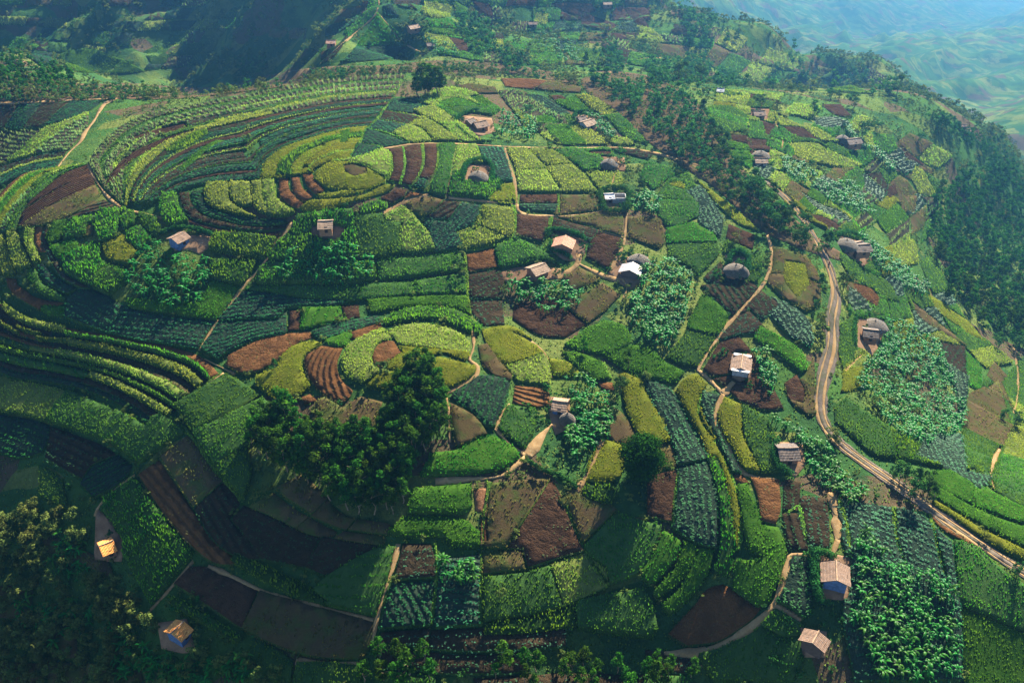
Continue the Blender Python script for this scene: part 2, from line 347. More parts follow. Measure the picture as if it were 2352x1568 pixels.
E .7|1391,823 1431,801 1460,795 1493,797 1525,832 1573,858 1551,884 1476,869 1441,858
B .1|1333,680 1385,650 1426,680 1376,727 1296,779 1240,774 1176,735 1180,700 1260,690
O .4|1290,640 1330,615 1370,635 1380,645 1312,676
Y .6|1256,824 1306,834 1338,866 1270,868
E .7|1290,809 1340,815 1383,835 1400,872 1363,879 1320,842
R .1|1366,875 1408,879 1412,898 1386,902
D .2|1676,730 1720,715 1745,740 1790,790 1840,850 1780,800 1750,770 1700,770 1650,785
E .6|1745,750 1790,775 1840,810 1855,850 1840,860 1790,820 1730,780
T .3|1770,680 1850,730 1870,780 1860,805 1800,765 1760,715
D .3|1715,640 1745,665 1790,700 1750,740 1720,712
O .5|1770,565 1850,590 1880,640 1885,700 1850,720 1790,680 1760,650 1775,610
Y .6|1800,600 1850,610 1860,660 1830,690 1800,650
O .4|1840,870 1870,820 1875,950 1860,960 1820,930 1800,890
B .15|1800,880 1830,860 1850,900 1845,930 1810,920
G .6|1925,580 1960,600 1990,625 2035,650 2065,700 2010,680 1960,645 1935,610
R .1|1955,648 2000,665 2020,690 2015,710 1970,680
T .4|1950,660 1985,690 2000,720 1960,720 1945,690
G .5|1925,750 1960,730 1968,760 1960,830 1935,850 1925,810
O .5|2090,690 2150,740 2220,800 2180,780 2110,730
Y .5|2120,670 2180,710 2225,745 2260,790 2215,765 2150,715
O .4|1050,201 1078,194 1138,204 1145,216 1095,216
B .1|1210,220 1250,225 1290,240 1262,245 1225,232
K .5|1145,210 1205,215 1230,235 1290,262 1330,300 1360,335 1270,330 1230,300 1160,235
R .2|1150,183 1250,187 1335,203 1335,215 1250,210 1160,200
T .35|1203,220 1240,222 1310,262 1300,270 1280,268 1225,235
E .6|1275,233 1320,225 1350,250 1350,265 1320,258 1280,240
B .1|1258,222 1290,220 1308,232 1278,235
G .6|1320,222 1350,222 1420,262 1470,310 1488,335 1440,320 1400,280 1350,245
E .6|1230,270 1262,268 1290,285 1260,290 1232,285
L .8|1175,252 1225,272 1228,300 1205,300 1190,270
E .7|1250,292 1300,290 1350,333 1295,337 1265,315
L .9|1290,265 1340,272 1352,300 1395,320 1395,335 1355,333 1310,300
L .9|1395,320 1440,318 1460,335 1410,337
B .1|1345,350 1390,348 1410,352 1400,360 1350,358
D .3|1400,342 1470,345 1500,358 1490,368 1450,360 1420,352
G .6|1600,250 1680,250 1720,275 1712,305 1665,308 1625,280
B .1|1632,280 1664,312 1663,320 1640,320 1620,305
B .1|1664,310 1715,314 1718,335 1665,322
E .6|1640,322 1665,325 1718,340 1722,350 1690,348 1640,332
E .7|1668,348 1720,352 1725,370 1695,372
B .1|1722,318 1762,325 1760,340 1722,338
G .5|1715,280 1750,285 1760,318 1725,312
B .1|1794,292 1839,296 1878,326 1814,312
B .1|1884,241 1930,243 1958,272 1920,267
L .6|1806,331 1880,335 1930,360 1980,385 1950,390 1830,366
G .6|1815,315 1880,328 1900,345 1880,333 1810,328
L .5|1780,262 1840,290 1880,300 1925,330 1880,325 1840,296 1790,290
T .35|1870,272 1930,275 1950,290 1900,300 1870,290
G .5|2000,305 2050,315 2060,345 2040,360 2005,340
B .1|2064,336 2096,360 2130,390 2082,370
T .3|1978,400 2020,396 2045,440 2022,468 1985,442
B .2|2037,432 2055,425 2062,450 2046,462 2032,455
O .4|2070,445 2105,455 2100,492 2068,486
T .4|1835,440 1880,470 1935,495 1960,520 1900,500 1860,470
Y .6|1805,448 1865,495 1900,530 1850,505 1800,465
B .1|1855,490 1890,500 1930,525 1925,535 1870,510
G .5|2100,380 2160,420 2150,460 2110,450 2090,410
L .6|1640,210 1750,215 1800,222 1790,235 1700,225 1640,222
B .15|1720,218 1800,240 1790,240 1720,228
E .4|130,128 200,112 270,135 335,165 260,172 160,165
E .4|0,92 55,88 92,108 60,122 0,122
T .3|60,128 120,122 130,150 90,150
G .4|330,120 370,100 400,110 380,150 345,150
L .4|215,20 235,10 240,40 225,55
E .8 w|868,30 885,50 912,75 935,108 895,105 860,107 820,107 835,85
T .4|820,110 880,108 935,112 930,135 880,140 780,145
G .4|850,0 868,2 864,30 835,60 800,88 790,75 830,40
B .1|832,5 850,5 842,32 826,38
T .4|875,5 900,12 918,40 885,38
D .3|900,0 970,0 960,25 910,12
L .5|975,5 1040,15 1035,40 1000,45 965,30
E .5|1045,5 1080,25 1070,60 1045,45
B .2|1080,0 1125,10 1140,50 1100,40
B .2|1020,85 1070,95 1080,125 1050,120
L .5|975,78 1030,85 1055,125 1020,118 975,100
B .2|1300,5 1360,10 1370,30 1320,40 1260,10
B .2|1340,30 1420,60 1400,75 1330,60
L .4|1230,30 1262,35 1255,60 1225,60
B .2|1430,20 1470,35 1500,80 1460,60
G .4|1290,100 1380,120 1370,150 1310,140
D .3|1380,100 1450,120 1440,150 1390,140
L .4|1460,60 1500,70 1530,100 1490,100
Z .1|395,548 440,540 490,545 480,570 460,585 430,575 400,577
Z .1|715,520 760,518 800,525 795,545 770,565 740,560 710,545
Z .1|1268,548 1345,545 1345,585 1330,600 1300,600 1270,580
Z .1|1150,625 1200,612 1290,618 1285,640 1240,645 1160,650
Z .1|1395,630 1410,600 1440,590 1490,590 1485,640 1450,665 1435,660
Z .1|1380,445 1435,442 1440,478 1435,488 1390,486
Z .1|1065,375 1130,380 1130,415 1110,425 1065,420
Z .1|1060,265 1130,272 1140,305 1100,315 1070,300
Z .1|1310,262 1375,268 1395,300 1350,305
Z .1|1375,358 1435,362 1440,395 1400,392
Z .1|1260,910 1310,915 1310,985 1275,1000 1262,960
Z .1|1680,810 1725,810 1725,870 1700,880 1680,870
Z .1|1785,1015 1845,1015 1850,1070 1825,1100 1790,1070
Z .1|1885,1265 1955,1280 1955,1340 1945,1380 1880,1375
Z .1|1835,1440 1900,1450 1895,1510 1840,1510
Z .1|1965,730 2035,735 2020,800 2000,825 1965,800
Z .1|1925,540 1975,555 2010,600 1980,620 1930,570
Z .1|1665,585 1715,590 1710,640 1665,630
Z .1|220,1165 250,1190 290,1250 280,1290 215,1290
Z .1|360,1430 430,1420 450,1490 430,1500 370,1490
Z .1|1930,310 1985,325 1985,350 1940,350
Z .1|1730,345 1770,350 1765,385 1730,385
Z .1|1720,248 1770,250 1765,280 1720,275
H .1|1087,1123 1122,1120 1120,1150 1122,1178 1092,1175
R .1|1104,1190 1120,1190 1123,1250 1106,1250
F .1|-20,238 60,237 150,233 230,229 400,228 560,212 700,196 870,172 1000,166 1180,172 1330,197 1330,182 1180,150 1000,140 900,150 735,155 600,175 500,200 300,192 140,185 70,145 -20,130
F .1|1330,182 1420,165 1560,205 1622,262 1632,300 1700,380 1800,480 1870,540 1930,580 1930,600 1860,580 1750,530 1650,440 1560,380 1480,320 1420,262 1340,205"""
# paths: width in metres | points
PATHS = """1.5|880,343 950,332 1050,332 1110,335 1200,340 1340,342 1430,341 1500,352 1560,368 1620,385
1.8|-20,239 60,237 150,232 260,228
1.7|268,227 240,240 215,280 195,305 188,322 160,350 130,388
1.0|203,378 215,405 245,450 280,478 330,492 372,502
1.1|672,512 655,540 640,560 610,600 590,625 555,665 530,700 500,740 475,780 458,805
1.2|985,450 935,462 905,480 880,492
1.0|1388,485 1340,494 1270,497 1190,485 1187,470
1.0|1187,470 1182,420 1168,375 1158,341
1.0|1030,455 1110,463 1187,471
1.2|1422,372 1412,405 1400,440
1.1|1440,490 1436,530 1433,560 1420,590 1402,622
.9|1265,540 1330,550 1350,560
.9|1372,530 1405,538 1435,548
3.0|1330,585 1328,605 1305,625 1275,640
1.4|1330,607 1375,630 1392,637 1425,645
1.1|1428,640 1440,660 1430,690
1.0|1762,540 1772,575 1770,610 1755,650 1700,715 1670,750 1640,790 1605,845 1602,853
1.1|1606,852 1630,873 1660,905
2.2|1685,878 1661,906
1.2|1661,906 1655,920 1643,950 1645,975 1665,1010 1685,1055 1705,1085 1735,1096 1790,1101
2.4|1910,1132 1915,1165 1921,1200 1924,1240
1.4|1924,1240 1915,1265 1908,1285
1.5|1862,1277 1815,1272 1800,1330 1776,1390 1740,1430 1690,1465 1640,1490 1590,1500 1525,1501
1.1|1776,1390 1815,1410 1845,1430
1.5|1086,755 1088,784 1088,800 1076,828 1097,842 1096,860 1063,884 1013,908
1.1|1025,912 1032,960 1033,1015
2.6|1268,975 1245,1000 1218,1040 1208,1050
1.6|1208,1050 1190,1066 1150,1094 1090,1100 1000,1106
1.2|1138,985 1158,1008 1180,1028 1205,1045
.9|1170,928 1152,950 1140,985
1.6|1385,1012 1362,1065 1345,1100 1322,1132
1.0|1178,766 1225,790 1256,822 1267,868
1.4|2330,800 2338,870 2335,920 2326,955
1.3|2296,1030 2280,1065 2275,1095 2284,1125
1.3|915,1250 897,1320 880,1370 866,1420 860,1450 855,1485
1.0|478,1301 540,1328 600,1356 700,1384 760,1400 858,1424
1.0|445,1288 410,1330 375,1370 345,1402
1.0|680,1518 740,1522 832,1526
1.5|310,1093 260,1130 225,1165 218,1185
.7|540,860 500,840 470,825
1.2|400,935 455,900 515,858
1.1|870,-20 866,28 850,48 835,60 800,90 760,125 735,147
1.1|866,28 890,58 915,90 945,110 975,125
2.4|1395,172 1405,163 1440,148 1475,137 1515,133
1.2|1776,260 1785,295 1798,320 1795,345
1.0|1940,855 1965,830 1985,815
1.0|1700,0 1605,100 1600,160
4.0|2160,55 2220,90 2300,115
4.0|2040,215 2045,190 2060,180
2.2|2240,30 2200,90 2180,120"""
ROAD = "3.7|1755,415 1800,450 1850,510 1885,570 1905,615 1920,680 1912,730 1910,800 1892,870 1885,930 1890,965 1920,1010 1975,1055 2040,1100 2110,1150 2200,1215 2290,1275 2400,1345"
BANANA = [  # (place, count, polygon)
 ("below the blue-walled house on the left terraces", 80, "320,575 360,560 400,580 480,600 492,640 455,700 390,710 300,670 290,640"),
 ("below the farmhouse in the tall maize", 62, "650,585 700,590 720,575 800,570 860,600 850,645 740,655 640,645"),
 ("below the long red-roofed house beside the bare brown field", 42, "1160,650 1270,645 1340,670 1330,700 1280,730 1200,700 1165,680"),
 ("beside the silver-roofed house", 140, "1478,615 1540,600 1590,640 1580,700 1560,760 1530,800 1480,780 1450,740 1447,690"),
 ("around the small house east of the lower knoll", 75, "1290,865 1340,870 1390,900 1405,960 1400,1000 1350,1040 1320,1050 1300,1000 1325,950 1315,905"),
 ("beside the small white-patched house near the footpath", 28, "1722,790 1760,810 1785,860 1770,910 1740,880 1728,830"),
 ("in the large plantation east of the dirt road", 330, "2040,745 2090,750 2150,790 2175,850 2215,930 2205,1000 2130,1020 2060,1000 2010,930 1960,880 1990,840 2025,800"),
 ("above the dirt road on the right flank", 110, "1965,535 2010,560 2070,610 2130,660 2120,682 2060,655 2000,600"),
 ("along the dirt road beside the dark brown hut", 75, "1760,955 1850,1000 1900,1040 1930,1090 1990,1130 1960,1160 1880,1110 1855,1060 1830,1010"),
 ("in the bottom right corner beside the gabled brown house", 200, "1965,1215 2010,1250 2040,1290 2180,1340 2200,1440 2190,1568 2020,1568 1950,1430 1975,1360 1965,1290"),
 ("beside the corrugated hut in the dark lower left", 22, "130,1230 200,1240 212,1290 190,1340 120,1300"),
 ("in the dark lower left corner", 26, "40,1380 180,1370 230,1420 130,1500 40,1480"),
 ("below the bright orange roof in the lower left", 70, "250,1440 330,1490 420,1510 560,1520 600,1568 280,1568"),
 ("behind the twin-roofed farm on the upper slope", 45, "1140,262 1200,258 1250,310 1200,325 1145,312"),
 ("behind the upper farm with two brown roofs", 26, "1340,258 1375,270 1415,312 1400,320 1375,300"),
 ("beside the walled compound with the white roof", 30, "1445,455 1475,440 1515,460 1510,490 1450,485"),
 ("on the right flank below the ridge trees", 36, "1790,355 1850,385 1900,430 1860,435 1800,395"),
 ("on the right flank in the hollow", 60, "1880,435 1960,420 1985,470 2010,500 1960,490 1900,465"),
 ("on the right flank beside the upper brown house", 40, "1985,335 2030,355 2060,390 2040,395 1940,300 1950,285"),
 ("on the hazy slope beyond the ridge", 60, "1210,60 1300,80 1360,150 1290,140 1230,110"),
 ("beside the far saddle house", 25, "970,85 1040,105 1060,130 1000,120"),
 ("in the single open plot in the foreground", 16, "1010,1290 1095,1290 1095,1340 1010,1335"),
]
TREES = [  # (place, polygon, count, size min, size max, kind)
 ("on the lower knoll grove", "935,870 990,852 1022,900 1028,985 1000,1020 955,1050 945,1120 905,1180 800,1170 660,1085 570,1015 605,965 655,955 720,1005 800,1025 880,990 900,925", 400, 7, 10.5, 0),
 ("at the bottom edge grove", "835,1500 900,1490 990,1505 1020,1568 830,1590", 16, 6.5, 9, 0),
 ("in the dark bottom row", "1130,1510 1250,1525 1400,1510 1530,1508 1590,1540 1600,1575 1130,1585", 20, 5, 8, 0),
 ("on the diagonal ridge belt", "1335,170 1420,165 1560,205 1618,262 1630,300 1700,385 1800,480 1870,545 1925,585 1880,580 1760,520 1680,455 1600,390 1540,340 1470,280 1370,205", 330, 4.5, 8.5, 1),
 ("in the low belt behind the concentric fields", "-10,232 150,226 400,222 560,206 700,192 870,168 1000,162 1180,168 1330,190 1330,175 1180,152 1000,148 900,155 735,160 600,180 500,205 300,198 140,190 70,152 -10,140", 420, 2.4, 5.4, 1),
 ("in the valley forest on the right", "2135,480 2165,430 2250,380 2400,380 2400,820 2330,790 2250,750 2180,660 2130,560", 430, 5.5, 10, 0),
 ("on the far skyline of the right flank", "2130,262 2180,280 2260,320 2352,400 2300,400 2200,320 2120,275", 60, 5, 8, 0),
 ("in the far hazy spur woodland", "1030,50 1120,40 1135,90 1120,130 1080,120 1060,80", 35, 6, 10, 1),
 ("on the hazy slope beyond the ridge trees", "1560,10 1640,40 1620,140 1700,190 1780,200 1500,190 1480,150 1590,130 1570,60", 130, 6, 11, 1),
 ("on the hazy slope above the ridge", "1400,100 1440,150 1460,170 1400,165 1370,120", 25, 6, 9, 1),
 ("below the far hillside houses", "1130,100 1200,140 1240,165 1160,160", 18, 6, 9, 1),
 ("on the far hazy crest", "1800,100 1900,130 2000,170 2080,215 1900,210 1760,190", 28, 6, 11, 1),
 ("behind the left end of the low tree belt", "530,150 610,140 620,175 540,190", 14, 8, 12, 0),
 ("on the near left slope behind the footpath", "-10,130 60,130 150,165 180,200 -10,205", 60, 6, 10, 0),
 ("in the dark bottom left corner", "-10,1190 100,1150 190,1180 225,1260 240,1340 330,1420 280,1480 250,1575 -10,1575", 170, 2.2, 5, 2),
 ("around the dark lower left houses", "230,1290 330,1400 430,1500 640,1540 640,1575 230,1575", 60, 2, 4, 2),
]

GRIDS = [  # lesser plots that fill the slopes: (curve) (curve) rows, columns, kinds, share worked
 ("1645,222 1800,236 1950,262 2080,300 2190,360", "1625,300 1700,375 1800,455 1900,525 1950,560", 6, 9, "GGKOLTBELY", .85),
 ("2000,300 2110,380 2165,450 2135,540", "1830,470 1900,535 1960,600 2010,660", 5, 7, "GGOLTKE", .8),
 ("2135,545 2172,650 2230,750 2330,835", "1932,600 1945,700 1942,800 1925,905", 5, 6, "GGOLTYG", .85),
 ("960,-5 1150,-5 1350,-5 1550,-5 1690,0", "1010,128 1150,150 1300,152 1450,152 1600,180", 6, 11, "GLDKOBETG", .75),
 ("1700,15 1850,85 2000,155 2110,222", "1610,150 1720,190 1850,203 1950,215", 3, 8, "GLOKG", .7),
 ("0,-5 150,-5 300,-5 450,-5 600,-5", "-10,130 120,150 260,168 400,158 480,150", 6, 10, "GOTGDKL", .6),
 ("640,-5 700,-5 800,-5 840,-5", "600,150 680,160 760,140 800,90", 5, 3, "GOTD", .6),
 ("-20,1062 100,1064 212,1160", "-20,1580 150,1580 340,1580", 7, 3, "OGDOG", .6),
 ("862,1482 1100,1502 1300,1478 1585,1500", "862,1590 1100,1600 1300,1600 1600,1600", 2, 6, "ODGD", .8),
 ("560,1175 700,1235 880,1262", "700,1080 800,1185 900,1200", 2, 3, "OD", .9),
 ("2280,830 2345,900 2400,1000", "2210,990 2250,1100 2352,1180", 4, 3, "GOG", .8)]

BUNDS = """905,226 880,258 865,280 843,298 828,330 805,362
866,279 905,281 938,290 970,303 992,327
844,298 880,304 915,318 940,331
880,257 925,262 968,272 1010,293 1060,329
828,331 855,335 880,342 895,350 900,375 898,400 888,416
925,338 930,365 928,395 918,425
969,332 973,365 966,398 945,430
1006,332 1007,365 1000,400 982,443
1176,460 1183,500 1178,545 1110,572 1066,577 1000,587 930,590 868,600
1068,585 1073,640 1075,680 1082,725
950,652 953,682
863,606 870,648
1095,512 1070,540 1105,520 1100,480
1610,905 1603,950 1640,1020 1680,1100 1700,1200 1695,1265
1480,876 1440,856
1558,1080 1550,1150 1545,1220
1268,500 1255,560 1250,580
1283,448 1284,492
1925,1145 1945,1210 1950,1260
1808,1180 1835,1160 1850,1235
2052,1165 2060,1250 2080,1300
2135,1180 2150,1250 2170,1330
505,860 470,885 440,905 400,935
375,955 430,992 500,1090 560,1155
1315,815 1345,870
1385,835 1402,872
1125,1108 1112,1180 1110,1262
1300,1165 1345,1272 1398,1350
1105,1272 1104,1440
1000,1250 1003,1330 990,1442"""
# ================================================================ helpers
def tag(o, label=None, cat=None, group=None, kind=None):
    if label: o['label'] = label
    if cat: o['category'] = cat
    if group: o['group'] = group
    if kind: o['kind'] = kind
    return o
def link(name, me, parent=None):
    o = bpy.data.objects.new(name, me); C.objects.link(o)
    if parent is not None: o.parent = parent
    return o
def npmesh(name, V, F, mats, mi=None, attrs=None, smooth=False):
    """V (n,3); F list of (k,m) index arrays with m corners each"""
    me = bpy.data.meshes.new(name); V = np.asarray(V, np.float32)
    me.vertices.add(len(V)); me.vertices.foreach_set('co', V.ravel())
    F = [np.asarray(f, np.int32) for f in F if len(f)]
    tot = [np.full(len(f), f.shape[1], np.int32) for f in F]
    tot = np.concatenate(tot) if tot else np.zeros(0, np.int32)
    idx = np.concatenate([f.ravel() for f in F]) if F else np.zeros(0, np.int32)
    me.loops.add(len(idx)); me.loops.foreach_set('vertex_index', idx)
    me.polygons.add(len(tot)); st = np.concatenate([[0], np.cumsum(tot)[:-1]]).astype(np.int32) if len(tot) else tot
    me.polygons.foreach_set('loop_start', st); me.polygons.foreach_set('loop_total', tot)
    for m in (mats if isinstance(mats, (list, tuple)) else [mats]): me.materials.append(m)
    if mi is not None: me.polygons.foreach_set('material_index', np.asarray(mi, np.int32))
    if smooth: me.polygons.foreach_set('use_smooth', np.ones(len(tot), bool))
    for k, v in (attrs or {}).items():
        a = me.attributes.new(k, 'FLOAT', 'POINT'); a.data.foreach_set('value', np.asarray(v, np.float32))
    me.update(calc_edges=True); return me
class MB:
    """collects shaped pieces into one mesh"""
    def __init__(s): s.v = []; s.f = []; s.m = []; s.cur = 0
    def add(s, vs, fs):
        b = len(s.v); s.v += [tuple(v) for v in vs]; s.f += [tuple(b+i for i in f) for f in fs]; s.m += [s.cur]*len(fs)
    def box(s, c, d, mat=None):
        vs = []
        for x in (-.5, .5):
            for y in (-.5, .5):
                for z in (-.5, .5):
                    p = Vector((x*d[0], y*d[1], z*d[2])); p = (mat@p if mat else p); vs.append(Vector(c)+p)
        s.add(vs, [(0, 1, 3, 2), (4, 6, 7, 5), (0, 4, 5, 1), (2, 3, 7, 6), (0, 2, 6, 4), (1, 5, 7, 3)])
    def tube(s, pts, rad, k=6):
        b = len(s.v); pts = [Vector(p) for p in pts]
        for i, p in enumerate(pts):
            d = (pts[min(i+1, len(pts)-1)]-pts[max(i-1, 0)]).normalized(); a = d.orthogonal().normalized(); c = d.cross(a)
            for j in range(k): t = 2*PI*j/k; s.v.append(tuple(p+(a*math.cos(t)+c*math.sin(t))*rad[i]))
        for i in range(len(pts)-1):
            for j in range(k): s.f.append((b+i*k+j, b+i*k+(j+1) % k, b+(i+1)*k+(j+1) % k, b+(i+1)*k+j)); s.m.append(s.cur)
        s.f.append(tuple(b+(len(pts)-1)*k+j for j in range(k))); s.m.append(s.cur)
    def lathe(s, prof, k=20, c=(0, 0, 0), wob=0):
        b = len(s.v)
        for i, (r, z) in enumerate(prof):
            for j in range(k):
                t = 2*PI*j/k; q = 1+wob*(random.random()-.5); s.v.append((c[0]+r*q*math.cos(t), c[1]+r*q*math.sin(t), c[2]+z+wob*.5*(random.random()-.5)))
        for i in range(len(prof)-1):
            for j in range(k): s.f.append((b+i*k+j, b+i*k+(j+1) % k, b+(i+1)*k+(j+1) % k, b+(i+1)*k+j)); s.m.append(s.cur)
        s.f.append(tuple(b+(len(prof)-1)*k+j for j in range(k))); s.m.append(s.cur)
    def mesh(s, name, mats, smooth=False):
        me = bpy.data.meshes.new(name); me.from_pydata(s.v, [], s.f)
        for m in (mats if isinstance(mats, (list, tuple)) else [mats]): me.materials.append(m)
        me.polygons.foreach_set('material_index', s.m)
        if smooth: me.polygons.foreach_set('use_smooth', [True]*len(s.f))
        me.update(); return me
    def build(s, name, mats, parent=None, smooth=False): return link(name, s.mesh(name, mats, smooth), parent)
# ================================================================ materials
def newmat(name):
    m = bpy.data.materials.new(name); m.use_nodes = True; nt = m.node_tree; nt.nodes.clear()
    def N(t, **k):
        n = nt.nodes.new(t)
        for a, b in k.items():
            if hasattr(n, a) and a not in n.inputs: setattr(n, a, b)
        return n
    def L(a, b): nt.links.new(a, b)
    return m, nt, N, L
def rgb(c): return (c[0], c[1], c[2], 1)
def noise(N, L, scale, vec, det=3, rough=.6):
    n = N('ShaderNodeTexNoise'); n.inputs['Scale'].default_value = scale; n.inputs['Detail'].default_value = det; n.inputs['Roughness'].default_value = rough
    if vec is not None: L(vec, n.inputs['Vector'])
    return n.outputs['Fac']
def ramp(N, L, fac, stops, interp='LINEAR'):
    r = N('ShaderNodeValToRGB'); e = r.color_ramp.elements; r.color_ramp.interpolation = interp
    while len(e) < len(stops): e.new(.5)
    for k, (p, c) in enumerate(stops): e[k].position = p; e[k].color = rgb(c)
    L(fac, r.inputs['Fac']); return r.outputs['Color']
def mixc(N, L, fac, a, b, mode='MIX'):
    n = N('ShaderNodeMix'); n.data_type = 'RGBA'; n.blend_type = mode
    for s, v in ((n.inputs['Factor'], fac), (n.inputs['A'], a), (n.inputs['B'], b)):
        if isinstance(v, (tuple, list)): s.default_value = rgb(v)
        elif isinstance(v, (int, float)): s.default_value = v
        else: L(v, s)
    return n.outputs['Result']
def mathn(N, L, op, a, b=None):
    n = N('ShaderNodeMath'); n.operation = op
    for s, v in ((n.inputs[0], a), (n.inputs[1], b)):
        if v is None: continue
        if isinstance(v, (int, float)): s.default_value = v
        else: L(v, s)
    return n.outputs[0]
def leafmat(name, a, b, trans=.45, gloss=.0, rough=.5, var=.35):
    """plant matter: diffuse + light coming through the blade + a little sheen; colour varies by blade and by plant"""
    m, nt, N, L = newmat(name)
    at = N('ShaderNodeAttribute'); at.attribute_name = 'tint'
    oi = N('ShaderNodeObjectInfo')
    col = mixc(N, L, at.outputs['Fac'], a, b)
    hs = N('ShaderNodeHueSaturation'); L(col, hs.inputs['Color'])
    L(mathn(N, L, 'ADD', mathn(N, L, 'MULTIPLY', oi.outputs['Random'], .05), .475), hs.inputs['Hue'])
    L(mathn(N, L, 'ADD', mathn(N, L, 'MULTIPLY', oi.outputs['Random'], var), 1-var/2), hs.inputs['Value'])
    d = N('ShaderNodeBsdfDiffuse'); t = N('ShaderNodeBsdfTranslucent'); L(hs.outputs[0], d.inputs['Color']); 
    L(hs.outputs[0], t.inputs['Color'])
    mx = N('ShaderNodeMixShader'); mx.inputs[0].default_value = trans; L(d.outputs[0], mx.inputs[1]); L(t.outputs[0], mx.inputs[2]); out = mx.outputs[0]
    if gloss > 0:
        g = N('ShaderNodeBsdfGlossy'); g.inputs['Roughness'].default_value = rough; g.inputs['Color'].default_value = (1, 1, 1, 1)
        fr = N('ShaderNodeFresnel'); fr.inputs['IOR'].default_value = 1.45
        mg = N('ShaderNodeMixShader'); L(mathn(N, L, 'MULTIPLY', fr.outputs[0], gloss), mg.inputs[0]); L(out, mg.inputs[1]); L(g.outputs[0], mg.inputs[2]); out = mg.outputs[0]
    o = N('ShaderNodeOutputMaterial'); L(out, o.inputs['Surface']); return m
def soilmat(name, a, b, row=0.0, bump=.25, patch=None, var=.3, rowcol=None):
    m, nt, N, L = newmat(name)
    g = N('ShaderNodeNewGeometry').outputs['Position']; oi = N('ShaderNodeObjectInfo')
    n1 = noise(N, L, .35, g, 4, .65); n2 = noise(N, L, 2.2, g, 3, .7)
    col = mixc(N, L, ramp(N, L, n1, [(.35, (0, 0, 0)), (.65, (1, 1, 1))]), a, b)
    if patch: col = mixc(N, L, ramp(N, L, noise(N, L, .16, g, 5, .7), [(.48, (0, 0, 0)), (.6, (1, 1, 1))]), col, patch)
    col = mixc(N, L, mathn(N, L, 'MULTIPLY', n2, .8), col, (a[0]*.4, a[1]*.4, a[2]*.4))
    h = n2
    if row:
        at = N('ShaderNodeAttribute'); at.attribute_name = 'rowc'
        w = mathn(N, L, 'SINE', mathn(N, L, 'ADD', mathn(N, L, 'MULTIPLY', at.outputs['Fac'], 2*PI/row), mathn(N, L, 'MULTIPLY', n1, 5.0)))
        if rowcol: col = mixc(N, L, mathn(N, L, 'MULTIPLY', mathn(N, L, 'MAXIMUM', w, 0.0), .6), col, rowcol)
        h = mathn(N, L, 'ADD', mathn(N, L, 'MULTIPLY', w, 1.0), n2)
    hs = N('ShaderNodeHueSaturation'); L(col, hs.inputs['Color'])
    L(mathn(N, L, 'ADD', mathn(N, L, 'MULTIPLY', oi.outputs['Random'], var), 1-var/2), hs.inputs['Value'])
    bp = N('ShaderNodeBump'); bp.inputs['Strength'].default_value = .8; bp.inputs['Distance'].default_value = bump; L(h, bp.inputs['Height'])
    d = N('ShaderNodeBsdfDiffuse'); d.inputs['Roughness'].default_value = .6; L(hs.outputs[0], d.inputs['Color']); L(bp.outputs[0], d.inputs['Normal'])
    o = N('ShaderNodeOutputMaterial'); L(d.outputs[0], o.inputs['Surface']); return m
# type: (sheet material, plant material, name, density per m2, plant height, width, blades, flat?)
PAL = {
 'M': ((.018, .10, .006), (.17, .34, .015)), 'L': ((.11, .20, .02), (.30, .37, .05)), 'G': ((.02, .095, .01), (.12, .25, .022)),
 'E': ((.018, .095, .008), (.11, .29, .02)), 'Y': ((.11, .155, .008), (.25, .28, .018)), 'T': ((.008, .055, .018), (.026, .145, .040)),
 'D': ((.02, .07, .035), (.05, .13, .06)), 'O': ((.07, .08, .02), (.18, .17, .04)), 'K': ((.06, .14, .04), (.20, .30, .09)),
 'B': ((.05, .07, .03), (.10, .12, .05)), 'R': ((.07, .08, .03), (.14, .13, .05)), 'F': ((.05, .08, .025), (.13, .13, .04)),
 'V': ((.08, .20, .02), (.22, .38, .05)), 'Z': ((.10, .12, .04), (.2, .2, .06)), 'H': ((.05, .08, .02), (.1, .15, .03))}
PLANT = {k: leafmat('plants_'+k, a, b, .42, .07 if k in 'TM' else 0) for k, (a, b) in PAL.items()}
SOIL = {
 'M': soilmat('maize_floor', (.02, .05, .012), (.04, .08, .02)), 'L': soilmat('cereal_floor', (.09, .12, .03), (.14, .17, .04)),
 'G': soilmat('green_floor', (.03, .075, .02), (.05, .10, .025)), 'E': soilmat('grass_floor', (.028, .08, .01), (.05, .11, .014)),
 'Y': soilmat('dry_grass_floor', (.09, .115, .012), (.13, .13, .02)), 'T': soilmat('bean_floor', (.02, .035, .025), (.03, .05, .03), row=1.5, bump=.3),
 'D': soilmat('sparse_floor', (.030, .024, .014), (.055, .038, .022), row=1.8, bump=.4), 'O': soilmat('scrub_floor', (.08, .055, .03), (.10, .08, .03), patch=(.06, .09, .02)),
 'K': soilmat('row_floor', (.055, .05, .03), (.08, .07, .04), row=2.2, bump=.2), 'B': soilmat('dark_soil', (.040, .023, .014), (.075, .042, .024), row=1.5, bump=.55),
 'R': soilmat('red_soil', (.10, .048, .02), (.155, .075, .03), row=1.7, bump=.55), 'F': soilmat('forest_floor', (.16, .10, .06), (.10, .08, .04), patch=(.05, .06, .025)),
 'V': soilmat('bund_floor', (.06, .12, .02), (.09, .15, .03)), 'Z': soilmat('yard_earth', (.20, .12, .07), (.32, .2, .12), bump=.1), 'H': soilmat('pit_earth', (.20, .10, .05), (.26, .13, .07), bump=.5),
 'P': soilmat('path_earth', (.30, .19, .085), (.40, .27, .135), bump=.12), 'S': soilmat('road_gravel', (.16, .13, .105), (.24, .19, .15), patch=(.12, .12, .07), bump=.2)}
